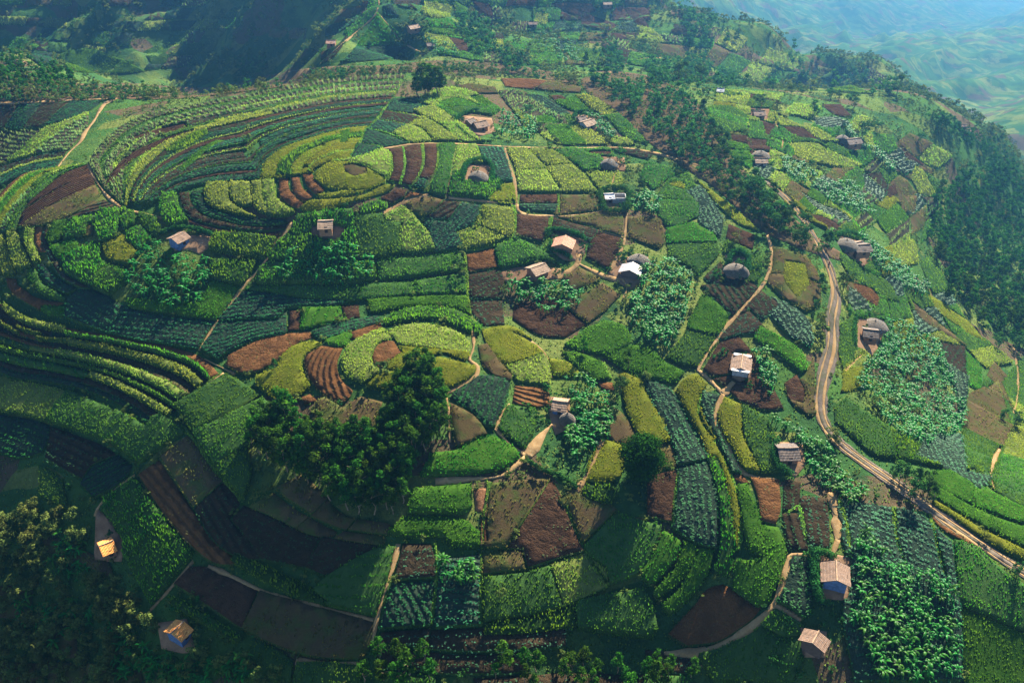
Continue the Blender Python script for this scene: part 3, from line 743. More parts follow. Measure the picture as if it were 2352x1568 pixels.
KIND = {'M': ('maize_field', 2.6, .75, .34, 3, 0), 'L': ('cereal_field', 2.8, .55, .32, 3, 0), 'G': ('crop_field', 2.8, .5, .32, 3, 0), 'E': ('grass_field', 2.6, .42, .32, 3, 0),
 'Y': ('dry_grass_field', 2.6, .38, .30, 3, 0), 'T': ('bean_field', 2.6, .42, .33, 3, 1), 'D': ('seedling_field', 1.5, .32, .28, 3, 1), 'O': ('scrub_field', 1.3, .5, .42, 3, 0),
 'K': ('row_crop_field', 1.5, .9, .45, 3, 0), 'B': ('ploughed_field', .5, .25, .24, 3, 1), 'R': ('red_soil_field', .4, .25, .24, 3, 1), 'F': ('forest_floor', .5, .5, .5, 3, 0),
 'V': ('grass_bund', 4.5, .5, .3, 3, 0), 'Z': ('yard', .05, .3, .3, 3, 0), 'H': ('pit', .1, .3, .3, 3, 0), 'P': ('path', 0, 0, 0, 0, 0), 'S': ('road', 0, 0, 0, 0, 0)}
BANK = soilmat('grass_bank', (.03, .065, .015), (.06, .11, .02), bump=.3)
# ================================================================ ground sheet
def groundmat():
    m, nt, N, L = newmat('hill_ground'); g = N('ShaderNodeNewGeometry').outputs['Position']
    warpn = N('ShaderNodeTexNoise'); warpn.inputs['Scale'].default_value = .03; L(g, warpn.inputs['Vector'])
    mp = N('ShaderNodeMapping'); L(g, mp.inputs['Vector']); mp.inputs['Rotation'].default_value = (0, 0, .5); mp.inputs['Scale'].default_value = (1, 1.9, 0)
    ad = N('ShaderNodeVectorMath'); ad.operation = 'MULTIPLY_ADD'; L(warpn.outputs['Color'], ad.inputs[0]); ad.inputs[1].default_value = (30, 30, 0); L(mp.outputs[0], ad.inputs[2])
    vo = N('ShaderNodeTexVoronoi'); vo.inputs['Scale'].default_value = .035; L(ad.outputs[0], vo.inputs['Vector'])
    sep = N('ShaderNodeSeparateColor'); L(vo.outputs['Color'], sep.inputs[0])
    col = ramp(N, L, sep.outputs[0], [(0, (.045, .10, .02)), (.2, (.10, .14, .03)), (.38, (.03, .08, .022)), (.52, (.14, .16, .04)), (.66, (.045, .11, .025)), (.78, (.10, .055, .04)), (.9, (.07, .13, .03))], 'CONSTANT')
    scr = ramp(N, L, noise(N, L, .05, g, 6, .7), [(.5, (0, 0, 0)), (.62, (1, 1, 1))])
    col = mixc(N, L, scr, col, (.02, .05, .018))
    n2 = noise(N, L, .7, g, 5, .75)
    col = mixc(N, L, mathn(N, L, 'MULTIPLY', n2, .95), col, (.015, .035, .012))
    bp = N('ShaderNodeBump'); bp.inputs['Strength'].default_value = .9; bp.inputs['Distance'].default_value = .9; L(n2, bp.inputs['Height'])
    d = N('ShaderNodeBsdfDiffuse'); L(col, d.inputs['Color']); L(bp.outputs[0], d.inputs['Normal'])
    o = N('ShaderNodeOutputMaterial'); L(d.outputs[0], o.inputs['Surface']); return m
nx, ny = len(GX), len(GY); ii = np.arange(nx*ny).reshape(ny, nx)
Fq = np.stack([ii[:-1, :-1], ii[:-1, 1:], ii[1:, 1:], ii[1:, :-1]], -1).reshape(-1, 4)
MG = groundmat()
gr = link('ground', npmesh('ground', np.stack([XX.ravel(), YY.ravel(), HH.ravel()], 1), [Fq], MG, smooth=True)); tag(gr, kind='structure')
log('ground')
# ================================================================ fields
def pts2(s): return np.array([[float(v) for v in p.split(',')] for p in s.split()])
def smooth_poly(P, closed=True, step=9.0, maxturn=38):
    n = len(P); out = []; T = np.zeros((n, 2, 2))
    for i in range(n):
        a = P[i]-P[i-1] if (closed or i > 0) else P[1]-P[0]; b = P[(i+1) % n]-P[i] if (closed or i < n-1) else P[-1]-P[-2]
        la, lb = np.hypot(*a)+1e-6, np.hypot(*b)+1e-6; turn = math.degrees(math.acos(np.clip((a@b)/(la*lb), -1, 1)))
        if turn < maxturn: t = (a/la+b/lb)/2; T[i, 0] = t*la; T[i, 1] = t*lb
        else: T[i, 0] = a; T[i, 1] = b
    for i in range(n if closed else n-1):
        j = (i+1) % n; L_ = np.hypot(*(P[j]-P[i])); k = max(1, int(L_/step)); u = (np.arange(k)/k)[:, None]
        h = (2*u**3-3*u**2+1)*P[i]+(u**3-2*u**2+u)*T[i, 1]+(-2*u**3+3*u**2)*P[j]+(u**3-u**2)*T[j, 0]; out.append(h)
    if not closed: out.append(P[-1:])
    return np.concatenate(out)
def resamp(P, n):
    L_ = np.concatenate([[0], np.cumsum(np.hypot(*np.diff(P, axis=0).T))]); t = np.linspace(0, L_[-1], n)
    return np.stack([np.interp(t, L_, P[:, 0]), np.interp(t, L_, P[:, 1])], 1)
REG = []   # each: dict(type, dz, flag, polys=[Nx2 world])
C1 = W1(815, 395); C2 = W1(955, 825)
def clip_half(P, n, c0):
    out = []
    for a, b in zip(P, np.roll(P, -1, 0)):
        da, db = a@n-c0, b@n-c0
        if da >= 0: out.append(a)
        if (da >= 0) != (db >= 0): out.append(a+(b-a)*(da/(da-db)))
    return np.array(out)
def poly_area(P): return .5*abs((P[:, 0]*np.roll(P[:, 1], -1)-P[:, 1]*np.roll(P[:, 0], -1)).sum())
ALT = {'M': 'MMMG', 'L': 'LLLG', 'G': 'GGGGL', 'E': 'EEEG', 'Y': 'YYYL', 'T': 'TTTTD', 'D': 'DDDO', 'B': 'BBDO', 'R': 'RRRO', 'O': 'OOOG', 'K': 'KKL'}
def add_reg(ty, dz, flag, uvs, split=True):
    W_ = [world(p[:, 0], p[:, 1])[:, :2] for p in uvs]
    P = W_[0]; ar = poly_area(P)
    if ty in ALT and ar > 210 and split and P[:, 1].mean() < 480:   # big holdings are worked as several neighbouring plots
        q = P-P.mean(0); w_, v_ = np.linalg.eigh(q.T@q); ax = v_[:, 1]; t = P@ax; k = int(min(5, max(2, round(ar/190)))); lo, hi = t.min(), t.max()
        if w_[1] < 2.2*w_[0] and k > 2: k = 2
        cuts = lo+(hi-lo)*(np.arange(1, k)+rng.uniform(-.22, .22, k-1))/k; cuts = np.concatenate([[lo-5], cuts, [hi+5]])
        for a, b in zip(cuts[:-1], cuts[1:]):
            tl = rng.normal(0, .06); ax2 = np.array([ax[0]-tl*ax[1], ax[1]+tl*ax[0]]); o_ = P.mean(0)@ax2-P.mean(0)@ax
            Q = clip_half(P, ax2, a+.16+o_); Q = clip_half(Q, -ax2, -(b-.16+o_)) if len(Q) > 2 else Q
            if len(Q) < 3 or poly_area(Q) < 8: continue
            t2 = ALT[ty][int(rng.integers(len(ALT[ty])))]; z2 = dz
            if t2 != ty: z2 = {'L': .7, 'G': .5, 'D': .2, 'T': .4, 'O': .35, 'R': .1, 'E': .5, 'Y': .5}.get(t2, dz); z2 = min(max(z2, dz*.6), dz+.3)
            REG.append(dict(ty=t2, dz=z2*rng.uniform(.8, 1.15), flag=flag if flag != 'q' else '', polys=[Q]))
        return
    REG.append(dict(ty=ty, dz=dz, flag=flag, polys=W_))
for oc, ic, nr, ncol, kinds, share in GRIDS:
    A_ = resamp(smooth_poly(pts2(oc), False), 121); B_ = resamp(smooth_poly(pts2(ic), False), 121)
    us = np.linspace(0, 1, ncol+1)[None]+rng.uniform(-.28, .28, (nr, ncol+1))/ncol; us[:, 0] = 0; us[:, -1] = 1; vs = np.linspace(0, 1, nr+1)+np.r_[0, rng.uniform(-.2, .2, nr-1), 0]/nr
    for i in range(nr):
        for j in range(ncol):
            if rng.random() > share: continue
            def at(u, v): k = np.clip(u, 0, 1)*120; k0 = np.minimum(k.astype(int), 119); f = (k-k0)[:, None]; v = v[:, None]; return (A_[k0]*(1-f)+A_[k0+1]*f)*(1-v)+(B_[k0]*(1-f)+B_[k0+1]*f)*v
            u0, u1 = us[i, j], us[i, j+1]; v0, v1 = vs[i], vs[i+1]; e = .02*(u1-u0); sk = rng.uniform(-.12, .12)*(u1-u0); t_ = np.linspace(0, 1, 6)
            w0 = .06*np.sin(t_*3+j+i*2)*(v1-v0)
            P = np.concatenate([at(u0+e+(u1-u0-2*e)*t_, v0+.02*(v1-v0)+np.abs(w0)), at(u1-e+sk*t_, v0+(v1-v0)*t_)[1:-1], at(u1-e+sk+(u0-u1)*t_, v1-.03*(v1-v0)-np.abs(w0))])
            ty = kinds[int(rng.integers(len(kinds)))]; n0 = len(REG)
            add_reg(ty, {'L': .8, 'K': .5, 'G': .6, 'E': .5, 'T': .4, 'Y': .5}.get(ty, .2)*rng.uniform(.7, 1.2), 'a' if ty == 'K' and False else '', [P], False)
            w_ = REG[-1]['polys'][0]; ext = np.ptp(w_, axis=0).max()
            if ext > 75 or poly_area(w_) < 6: REG.pop()
            else: REG[-1]['wild'] = True
for oc, ic, spec in FANS:
    A_ = resamp(smooth_poly(pts2(oc), False), 70); B_ = resamp(smooth_poly(pts2(ic), False), 70)
    sp = [q.split(':') for q in spec.split()]; ws = np.cumsum([0]+[float(q[2]) for q in sp]); ws /= ws[-1]
    for k, q in enumerate(sp):
        wob = .10*(rng.random()-.5)
        f0 = ws[k]+.003; f1 = ws[k+1]-.006
        cuts = [0, 69] if float(q[2]) < .5 else sorted(set([0, 69]+[int(v) for v in rng.integers(12, 58, rng.integers(0, 3))]))
        for ci, (a, b) in enumerate(zip(cuts[:-1], cuts[1:])):
            if b-a < 8 and ci > 0: continue
            ty = q[0]
            if ci > 0 and rng.random() < .4: ty = {'K': 'L', 'G': 'K', 'T': 'D', 'D': 'T', 'B': 'D', 'L': 'G', 'R': 'O', 'O': 'R', 'E': 'G'}.get(ty, ty)
            P0 = A_[a:b+1]*(1-f0)+B_[a:b+1]*f0; P1 = A_[a:b+1]*(1-f1)+B_[a:b+1]*f1
            add_reg(ty, float(q[1]), 'a' if ty == 'K' else 'w', [np.concatenate([P0, P1[::-1]])], False)
for ln in FIELDS.strip().split('\n'):
    hd, pt = ln.split('|'); hd = hd.split()
    P = smooth_poly(pts2(pt)); ctr = P.mean(0); dd = ctr-P; P = P+dd/np.maximum(np.hypot(*dd.T), 1)[:, None]*(1.1 if float(hd[1]) < 1.1 else 2.0)   # a narrow bund stays free round every field
    add_reg(hd[0], float(hd[1]), hd[2] if len(hd) > 2 else ('a' if hd[0] == 'K' else ''), [P])
def ribbon(w, pts, ty, dz, off=0.0, wig=.25):
    P = smooth_poly(pts2(pts), False, 7, 75); Wp = world(P[:, 0], P[:, 1])[:, :2]
    keep = [0]; lim = 90+40*(Wp[:, 1].mean() > 700)
    for i in range(1, len(Wp)):
        if .8 < np.hypot(*(Wp[i]-Wp[keep[-1]])) < lim: keep.append(i)
    Wp = Wp[keep]
    if len(Wp) < 3: return
    Wp[1:-1] = (Wp[:-2]+2*Wp[1:-1]+Wp[2:])/4
    d = np.gradient(Wp, axis=0); d /= np.hypot(*d.T)[:, None]+1e-9; nn = np.stack([-d[:, 1], d[:, 0]], 1)
    wn = np.convolve(rng.random(len(Wp)+6)-.5, np.ones(5)/5, 'same')[3:-3]*2.2; ww = w*(.5+wig*wn)[:, None]; Wp = Wp+nn*off
    a = Wp+nn*ww; b = Wp-nn*ww
    REG.append(dict(ty=ty, dz=dz, flag='', polys=[np.stack([a[i], a[i+1], b[i+1], b[i]]) for i in range(len(Wp)-1)]))
for ln in BUNDS.strip().split('\n'): ribbon(.8, ln, 'V', .35, wig=.5)
rw, rp = ROAD.split('|')
ribbon(float(rw), rp, 'S', .15)
for off in (-1.1, .7): ribbon(.6, rp, 'P', .17, off, .8)
for ln in PATHS.strip().split('\n'):
    w, p = ln.split('|'); ribbon(float(w)*.8, p, 'P', .22, wig=.6)
log('regions', len(REG))
ev = []; ee = []; base = 0
for r in REG:
    for P in r['polys']:
        q = P
        if len(P) > 6:   # drop points that crowd together
            k = [0]
            for i in range(1, len(P)):
                if np.hypot(*(P[i]-P[k[-1]])) > .55: k.append(i)
            q = P[k]
        if len(q) < 3: continue
        ev.append(q); n_ = len(q); ee += [(base+i, base+(i+1) % n_) for i in range(n_)]; base += n_
bv = np.concatenate(ev)
def pip(pts, poly):
    x, y = pts[:, 0], pts[:, 1]; ins = np.zeros(len(pts), bool); a = poly; b = np.roll(poly, -1, 0)
    for (x0, y0), (x1, y1) in zip(a, b):
        if y0 == y1: continue
        c = ((y0 > y) != (y1 > y)) & (x < (x1-x0)*(y-y0)/(y1-y0)+x0); ins ^= c
    return ins
def classify(pts):
    idn = np.full(len(pts), -1, int)
    for k, r in enumerate(REG):
        for P in r['polys']:
            lo, hi = P.min(0), P.max(0)
            s = np.where((pts[:, 0] > lo[0]) & (pts[:, 0] < hi[0]) & (pts[:, 1] > lo[1]) & (pts[:, 1] < hi[1]))[0]
            if len(s): s = s[pip(pts[s], P)]; idn[s] = k
    return idn
for r in REG:   # terraces: every plot is levelled a little, so its downhill side stands proud as a bank
    r['pl'] = None
    if r['ty'] in 'PSZFHV': continue
    P = r['polys'][0]; c0 = P.mean(0); G = np.column_stack([P-c0, np.ones(len(P))]); k = np.linalg.lstsq(G, hgt(P[:, 0], P[:, 1]), rcond=None)[0]
    pv = (P-c0)@k[:2]; drop = pv.max()-pv.min(); al = min(.24, .9/max(drop, .1)); 
    if c0[1] > 480: al *= .5
    r['pl'] = (c0, k[:2]*al, pv.max()*al)
def tilt(r, x, y):
    if r['pl'] is None: return 0*x
    c0, g, mx = r['pl']; return np.clip(mx-((x-c0[0])*g[0]+(y-c0[1])*g[1]), 0, 2.2)
def surf(x, y):
    x = np.atleast_1d(np.asarray(x, float)); y = np.atleast_1d(np.asarray(y, float)); z = hgt(x, y); i = classify(np.stack([x, y], 1))
    for k in np.unique(i):
        if k >= 0: s = i == k; z[s] += tilt(REG[k], x[s], y[s])+REG[k]['dz']*.3
    return z
gx, gy = np.meshgrid(np.arange(-260, 330, 2.5), np.arange(100, 480, 2.5)); gp = np.stack([gx.ravel(), gy.ravel()], 1)+rng.uniform(-.6, .6, (gx.size, 2))
gx2, gy2 = np.meshgrid(np.arange(-420, 330, 5.0), np.arange(480, 800, 5.0)); gp = np.concatenate([gp, np.stack([gx2.ravel(), gy2.ravel()], 1)])
gp = gp[classify(gp) >= 0]
allp = np.concatenate([bv, gp]); log('cdt in', len(allp), len(ee))
rv, re_, rf, _, _, _ = delaunay_2d_cdt([Vector(p) for p in allp], ee, [], 0, 0.02)
rv = np.array([tuple(v) for v in rv]); rf = np.array([f for f in rf if len(f) == 3]); log('cdt out', len(rv), len(rf))
cen = rv[rf].mean(1); fid = classify(cen); log('classified')
# a triangle's third corner may be far away across a gap: drop slivers
TU = {}
def rowcoord(flag, x, y):
    if flag in ('w', 'a', 'wr'):
        c = C1 if (x.mean()-C1.x)**2+(y.mean()-C1.y)**2 < 1.2*((x.mean()-C2.x)**2+(y.mean()-C2.y)**2) else C2
        r_ = np.hypot(x-c.x, y-c.y)
        if flag != 'a': return r_, np.stack([(x-c.x)/r_, (y-c.y)/r_], 1)
        th = np.arctan2(y-c.y, x-c.x); rm = r_.mean(); th = np.where(th < -PI/2-.6, th+2*PI, th)
        return th*rm, np.stack([-(y-c.y)/r_*(r_/rm), (x-c.x)/r_*(r_/rm)], 1)
    if flag and flag[0] == 'a': ang = math.radians(float(flag[1:]))
    else:
        q = np.stack([x-x.mean(), y-y.mean()]); w_, v_ = np.linalg.eigh(q@q.T); ang = math.atan2(v_[1, 1], v_[0, 1])
        if flag == 'q': ang += PI/2
    nvx, nvy = -math.sin(ang), math.cos(ang)
    return x*nvx+y*nvy, np.tile([nvx, nvy], (len(x), 1))
ROWS = {'K': 2.2, 'D': 1.8, 'T': 1.5, 'B': 1.5, 'R': 1.7, 'G': 2.2, 'E': 2.3}
def tufts(P, h, w, nb, flat, spread=.5, hv=None):
    """P (n,3) rooted points -> triangular blades"""
    n_ = len(P); ang = rng.uniform(0, 2*PI, (n_, nb)); hh = h*rng.uniform(.6, 1.3, (n_, nb))*(1 if hv is None else hv); ww = w*rng.uniform(.6, 1.2, (n_, nb))
    dx, dy = np.cos(ang), np.sin(ang)
    B0 = P[:, None, :]+np.stack([dx*w*.15*rng.uniform(-1, 1, (n_, nb)), dy*w*.15, 0*dx], -1)
    if flat:
        tip = P[:, None]+np.stack([dx*ww*1.1, dy*ww*1.1, hh*.55], -1); s = np.stack([-dy*ww*.55, dx*ww*.55, hh*.6], -1)
        v = np.stack([B0+s*[1, 1, 1], B0-s*[1, 1, -1], tip], 2); v[:, :, 2, 2] += 0
    else:
        lean = rng.uniform(.1, spread, (n_, nb)); tip = P[:, None]+np.stack([dx*lean*h, dy*lean*h, hh], -1); s = np.stack([-dy*ww*.5, dx*ww*.5, 0*dx-.05], -1)
        v = np.stack([B0+s, B0-s, tip], 2)
    v = v.reshape(-1, 3); f = np.arange(len(v)).reshape(-1, 3)
    base_t = rng.random((n_, 1))*.6; lf = vnoise(P[:, 0]/4.5, P[:, 1]/4.5, 31)+.8*vnoise(P[:, 0]/1.4, P[:, 1]/1.4, 32)+.6*vnoise(P[:, 0]/14, P[:, 1]/14, 33)
    t = np.clip(base_t+rng.random((n_, nb))*.3+.65*lf[:, None], 0, 1)
    return v, f, np.repeat(t.ravel(), 3)
ntuf = 0
for k, r in enumerate(REG):
    sel = rf[fid == k]
    if len(sel) == 0: continue
    a, b, c = rv[sel[:, 0]], rv[sel[:, 1]], rv[sel[:, 2]]
    area = np.abs((b[:, 0]-a[:, 0])*(c[:, 1]-a[:, 1])-(b[:, 1]-a[:, 1])*(c[:, 0]-a[:, 0]))/2
    emax = np.maximum(np.hypot(*(a-b).T), np.maximum(np.hypot(*(b-c).T), np.hypot(*(c-a).T)))
    sel = sel[(area > 1e-4) & (emax < 30)]
    if len(sel) == 0: continue
    a, b, c = rv[sel[:, 0]], rv[sel[:, 1]], rv[sel[:, 2]]; area = np.abs((b[:, 0]-a[:, 0])*(c[:, 1]-a[:, 1])-(b[:, 1]-a[:, 1])*(c[:, 0]-a[:, 0]))/2
    ty, dz = r['ty'], r['dz']*(1 if r['ty'] in 'PS' else .62); nm, dens, ph, pw, nb, flat = KIND[ty]
    u, inv = np.unique(sel, return_inverse=True); F = inv.reshape(-1, 3); xy = rv[u]
    far = xy[:, 1].mean() > 470
    lift = dz+.10+(.15 if far else 0)+(.12*vnoise(xy[:, 0]/2.7, xy[:, 1]/2.7, 8) if dz > .3 else 0)
    if ty in 'PS': lift = dz+.02
    lift = lift+tilt(r, xy[:, 0], xy[:, 1]); z = hgt(xy[:, 0], xy[:, 1])+lift
    V = np.column_stack([xy, z])
    # orientation up
    n2 = (V[F[:, 1], 0]-V[F[:, 0], 0])*(V[F[:, 2], 1]-V[F[:, 0], 1])-(V[F[:, 1], 1]-V[F[:, 0], 1])*(V[F[:, 2], 0]-V[F[:, 0], 0])
    F[n2 < 0] = F[n2 < 0][:, ::-1]
    E = np.concatenate([F[:, [0, 1]], F[:, [1, 2]], F[:, [2, 0]]]); key = np.sort(E, 1); _, ix, cnt = np.unique(key, axis=0, return_index=True, return_counts=True)
    be = E[ix[cnt == 1]]; nV = len(V)
    Vb = V.copy(); Vb[:, 2] = hgt(xy[:, 0], xy[:, 1])-.35
    Vall = np.concatenate([V, Vb]); Q = np.stack([be[:, 1], be[:, 0], be[:, 0]+nV, be[:, 1]+nV], 1)
    rc, grad = rowcoord(r['flag'], xy[:, 0], xy[:, 1]); rc2 = np.concatenate([rc, rc])*(0 if (ty in 'BRDT' and r['flag'] in ('', 'w')) else 1)
    tint = np.full(len(Vall), .25)
    allV = [Vall]; Fs = [F]; mi = [np.zeros(len(F), int)]; ofs = len(Vall)
    tallq = Q; tallmat = 0 if ty in 'PSZFH' else 2
    tv = tf = None
    if dens > 0:
        ymean = xy[:, 1].mean(); lod = float(np.clip((ymean/230.0), 1, 3)); d_ = dens/lod**1.2; s_ = lod**.45
        N_ = rng.poisson(area.sum()*d_)
        if N_ > 0:
            ti = rng.choice(len(F), N_, p=area/area.sum()); u1 = np.sqrt(rng.random(N_)); u2 = rng.random(N_)
            bc = np.stack([1-u1, u1*(1-u2), u1*u2], 1); P = (V[F[ti]]*bc[:, :, None]).sum(1)
            if ty in ROWS and (r['flag'] or ty in 'KDT'):
                sp_ = ROWS[ty]*(1.25 if r['flag'] == 'q' else 1); rcp = (rc[F[ti]]*bc).sum(1); g_ = (grad[F[ti]]*bc[:, :, None]).sum(1)
                jit = rng.normal(0, .16 if ty in 'KGE' else .28, N_)*sp_*.6
                P[:, :2] += g_*((np.round(rcp/sp_)*sp_-rcp+jit)[:, None])
            if ty in 'OFRB':
                msk = vnoise(P[:, 0]/5, P[:, 1]/5, 11)+.5*vnoise(P[:, 0]/1.7, P[:, 1]/1.7, 12)+rng.uniform(-.15, .15, N_) > (-.02 if ty in 'OF' else .05); P = P[msk]
            else:
                P = P[vnoise(P[:, 0]/3.1, P[:, 1]/3.1, 41)+.7*vnoise(P[:, 0], P[:, 1], 42) > -.42]
            hv = 1+.7*vnoise(P[:, 0]/5, P[:, 1]/5, 13)[:, None]+.5*vnoise(P[:, 0]/1.6, P[:, 1]/1.6, 14)[:, None]
            P[:, 2] -= .06
            if len(P):
                tv, tf, tt = tufts(P, ph*s_, pw*s_, nb, flat, hv=hv)
        # plants along the rim of tall crops, so that the edge is a wall of stalks
        bl = (lift*np.ones(len(V)))[be].mean(1) if len(be) else np.zeros(0); be2 = be[bl > .5]; bl = bl[bl > .5]
        if len(be2) and ty != 'P':
            pa, pb = V[be2[:, 0]], V[be2[:, 1]]; ln_ = np.hypot(*(pa-pb)[:, :2].T); m_ = rng.poisson(ln_*3.2*np.minimum(bl, 2)/lod); i_ = np.repeat(np.arange(len(be2)), m_)
            if len(i_):
                tq = rng.random(len(i_))[:, None]; Pe = pa[i_]*(1-tq)+pb[i_]*tq; nn_ = (pb-pa)[i_][:, :2]; nn_ = np.stack([nn_[:, 1], -nn_[:, 0]], 1)/(np.hypot(*nn_.T)[:, None]+1e-6)
                Pe[:, :2] += nn_*rng.uniform(0, .28, (len(i_), 1)); Pe[:, 2] -= rng.random(len(i_))*(bl[i_]+.2)
                ev_, ef_, et_ = tufts(Pe, .42*s_, .28*s_, 3, 0, .7)
                if tv is None: tv, tf, tt = ev_, ef_, et_
                else: tf = np.concatenate([tf, ef_+len(tv)]); tv = np.concatenate([tv, ev_]); tt = np.concatenate([tt, et_])
    if tv is not None:
        allV.append(tv); Fs.append(tf+ofs); mi.append(np.ones(len(tf), int)); ntuf += len(tf)
    Vt = np.concatenate(allV); nt_ = len(Vt)-ofs
    rr = np.concatenate([rc2, np.zeros(nt_)]); tn = np.concatenate([tint, tt if nt_ else []])
    mi.append(np.full(len(Q), tallmat)); Ftri = np.concatenate(Fs)
    me = npmesh(nm, Vt, [Ftri, Q], [SOIL[ty], PLANT[ty] if ty in PLANT else SOIL[ty], BANK], np.concatenate(mi), {'rowc': rr, 'tint': tn})
    o = link(nm, me); tag(o, kind='structure')
log('fields done, blades', ntuf)
# ================================================================ plants with a shape of their own
def leafcloud(centers, rads, per, size, flatten=.8, up=.35):
    """leaf sized faces on and in clumps; returns verts, tri faces, tint"""
    cs = np.repeat(centers, per, 0); rs = np.repeat(rads, per)
    d = rng.normal(size=(len(cs), 3)); d[:, 2] = np.abs(d[:, 2])*1.15-.35; d /= np.linalg.norm(d, axis=1)[:, None]
    p = cs+d*(rs*rng.uniform(.45, 1.08, len(cs)))[:, None]*[1, 1, flatten]
    nrm = d+rng.normal(0, .55, d.shape)+[0, 0, up]; nrm /= np.linalg.norm(nrm, axis=1)[:, None]
    a = np.cross(nrm, rng.normal(size=d.shape)); a /= np.linalg.norm(a, axis=1)[:, None]; b = np.cross(nrm, a)
    s = (size*rng.uniform(.6, 1.3, len(cs)))[:, None]
    v = np.stack([p+a*s, p-a*s*.5+b*s*.7, p-a*s*.5-b*s*.7], 1).reshape(-1, 3)
    tint = np.clip(np.repeat(rng.random(len(centers)), per)*.7+rng.random(len(cs))*.3, 0, 1)
    return v, np.arange(len(v)).reshape(-1, 3), np.repeat(tint, 3)
def crown_data(H, W, clumps, per, size, base=.28, shape='egg'):
    z = rng.uniform(base, .97, clumps); c = []
    for q in z:
        u = (q-base)/(1-base); r = {'egg': math.sin(min(1, u*1.15+.12)*PI)**.6*.34, 'cone': (1-u)*.36+.05, 'ball': math.sqrt(max(0, 1-(2*u-1)**2))*.38, 'umb': (.1+u*.36)}[shape]
        t = rng.uniform(0, 2*PI); rr = W*r*math.sqrt(rng.uniform(.15, 1)); c.append((rr*math.cos(t), rr*math.sin(t), H*q))
    return leafcloud(np.array(c), W*rng.uniform(.13, .24, clumps), per, size)
MT_DARK = leafmat('eucalyptus_leaves', (.007, .032, .006), (.045, .115, .008), .32, 0, .5, .5)
MT_BLUE = leafmat('blue_green_leaves', (.010, .042, .014), (.05, .12, .02), .30, 0, .5, .5)
MT_SHRUB = leafmat('shrub_leaves', (.03, .06, .015), (.11, .13, .03), .3, 0, .5, .5)
MT_ROUND = leafmat('fig_leaves', (.004, .022, .004), (.012, .06, .004), .2, 0, .4, .2)
MT_BAN = leafmat('banana_leaves', (.008, .045, .008), (.035, .17, .018), .38, .08, .38, .3)
MT_HEDGE = leafmat('hedge_leaves', (.008, .045, .012), (.035, .11, .02), .25, 0, .5, .3)
m_, nt_, N_, L_ = newmat('bark'); d_ = N_('ShaderNodeBsdfDiffuse'); g_ = N_('ShaderNodeNewGeometry')
L_(ramp(N_, L_, noise(N_, L_, 3, g_.outputs['Position']), [(.3, (.09, .065, .045)), (.7, (.22, .17, .12))]), d_.inputs['Color']); o_ = N_('ShaderNodeOutputMaterial'); L_(d_.outputs[0], o_.inputs['Surface']); MT_BARK = m_
def trunk_mesh(H, r, limbs=5, bend=.04):
    mb = MB(); n = 6; pts = [(H*bend*math.sin(i*1.3), H*bend*math.cos(i*1.7)-H*bend, H*.86*i/(n-1)-(.4 if i == 0 else 0)) for i in range(n)]
    mb.tube(pts, [r*(1-.8*i/(n-1)) for i in range(n)], 6)
    for k in range(limbs):
        i = 2+k % 3; p = Vector(pts[i]); t = k*2.4; l = H*.2*(1.15-.15*k/2)
        mb.tube([p, p+Vector((math.cos(t)*l*.5, math.sin(t)*l*.5, l*.45)), p+Vector((math.cos(t)*l, math.sin(t)*l, l))], [r*.4, r*.28, r*.1], 5)
    return mb.mesh('trunk', MT_BARK)
def cmesh(data, mat): v, f, t = data; return npmesh('crown', v, [f], mat, attrs={'tint': t})
CROWNS = {0: [(crown_data(8, 4.6, 16, 46, .30, .32, s), W) for s, W in (('egg', 1), ('egg', 1), ('cone', 1), ('egg', 1), ('ball', 1))],
          1: [(crown_data(6, 4.2, 11, 46, .27, .22, s), 1) for s in ('egg', 'ball', 'egg', 'umb')]}
CM = {0: [cmesh(c, MT_DARK) for c, _ in CROWNS[0]], 1: [cmesh(c, MT_BLUE) for c, _ in CROWNS[1]], 2: [cmesh(crown_data(2.6, 2.9, 9, 34, .20, .08, 'ball'), MT_SHRUB) for _ in range(4)]}
TMESH = {0: trunk_mesh(8, .16), 1: trunk_mesh(6, .13)}
BASEH = {0: 8.0, 1: 6.0, 2: 2.6}
def sample_uv(poly, n_, shift=0):
    P = pts2(poly); lo, hi = P.min(0), P.max(0); out = np.zeros((0, 2))
    while len(out) < n_:
        q = rng.uniform(lo, hi, (n_*4, 2)); q = q[pip(q, P)]; out = np.concatenate([out, q])
    q = out[:n_]; return q+[0, shift]
def spread(pts, dmin):
    keep = []
    for i, p in enumerate(pts):
        if all((p[0]-pts[j][0])**2+(p[1]-pts[j][1])**2 > dmin**2 for j in keep): keep.append(i)
    return pts[keep]
cand = []   # x, y, size, kind, place index, apparent size
for gi, (place, poly, cnt, s0, s1, kd) in enumerate(TREES):
    uv = sample_uv(poly, cnt*2, 8); w_ = world(uv[:, 0], uv[:, 1]); w_ = w_[np.abs(w_[:, 1]-np.median(w_[:, 1])) < (75 if gi in (3, 4) else 400)]
    if gi in (3, 4): w_ = w_[w_[:, 1] < 470]
    w_ = spread(w_, (s0+s1)/2*(.20 if gi == 0 else .30 if gi != 4 else .42))[:cnt]
    for p in w_:
        s = rng.uniform(s0, s1); k = kd if not (gi == 4 and s < 4.3) else 2
        if gi >= len(TREES)-2: k = 2
        if gi == 3 and rng.random() < .35: k = 2; s = rng.uniform(1.8, 3)
        cand.append((p[0], p[1], s, k, gi, s/np.hypot(p[1], CZ-p[2])))
_h = [W1(247, 1262), W1(410, 1455)]   # the two sunlit houses of the lower left stand clear of the bush
cand = [c for c in cand if all(not (-5 < (c[1]-q.y) < 22 and abs(c[0]-q.x-.47*(c[1]-q.y)) < 8) for q in _h)]
log('tree candidates', len(cand))
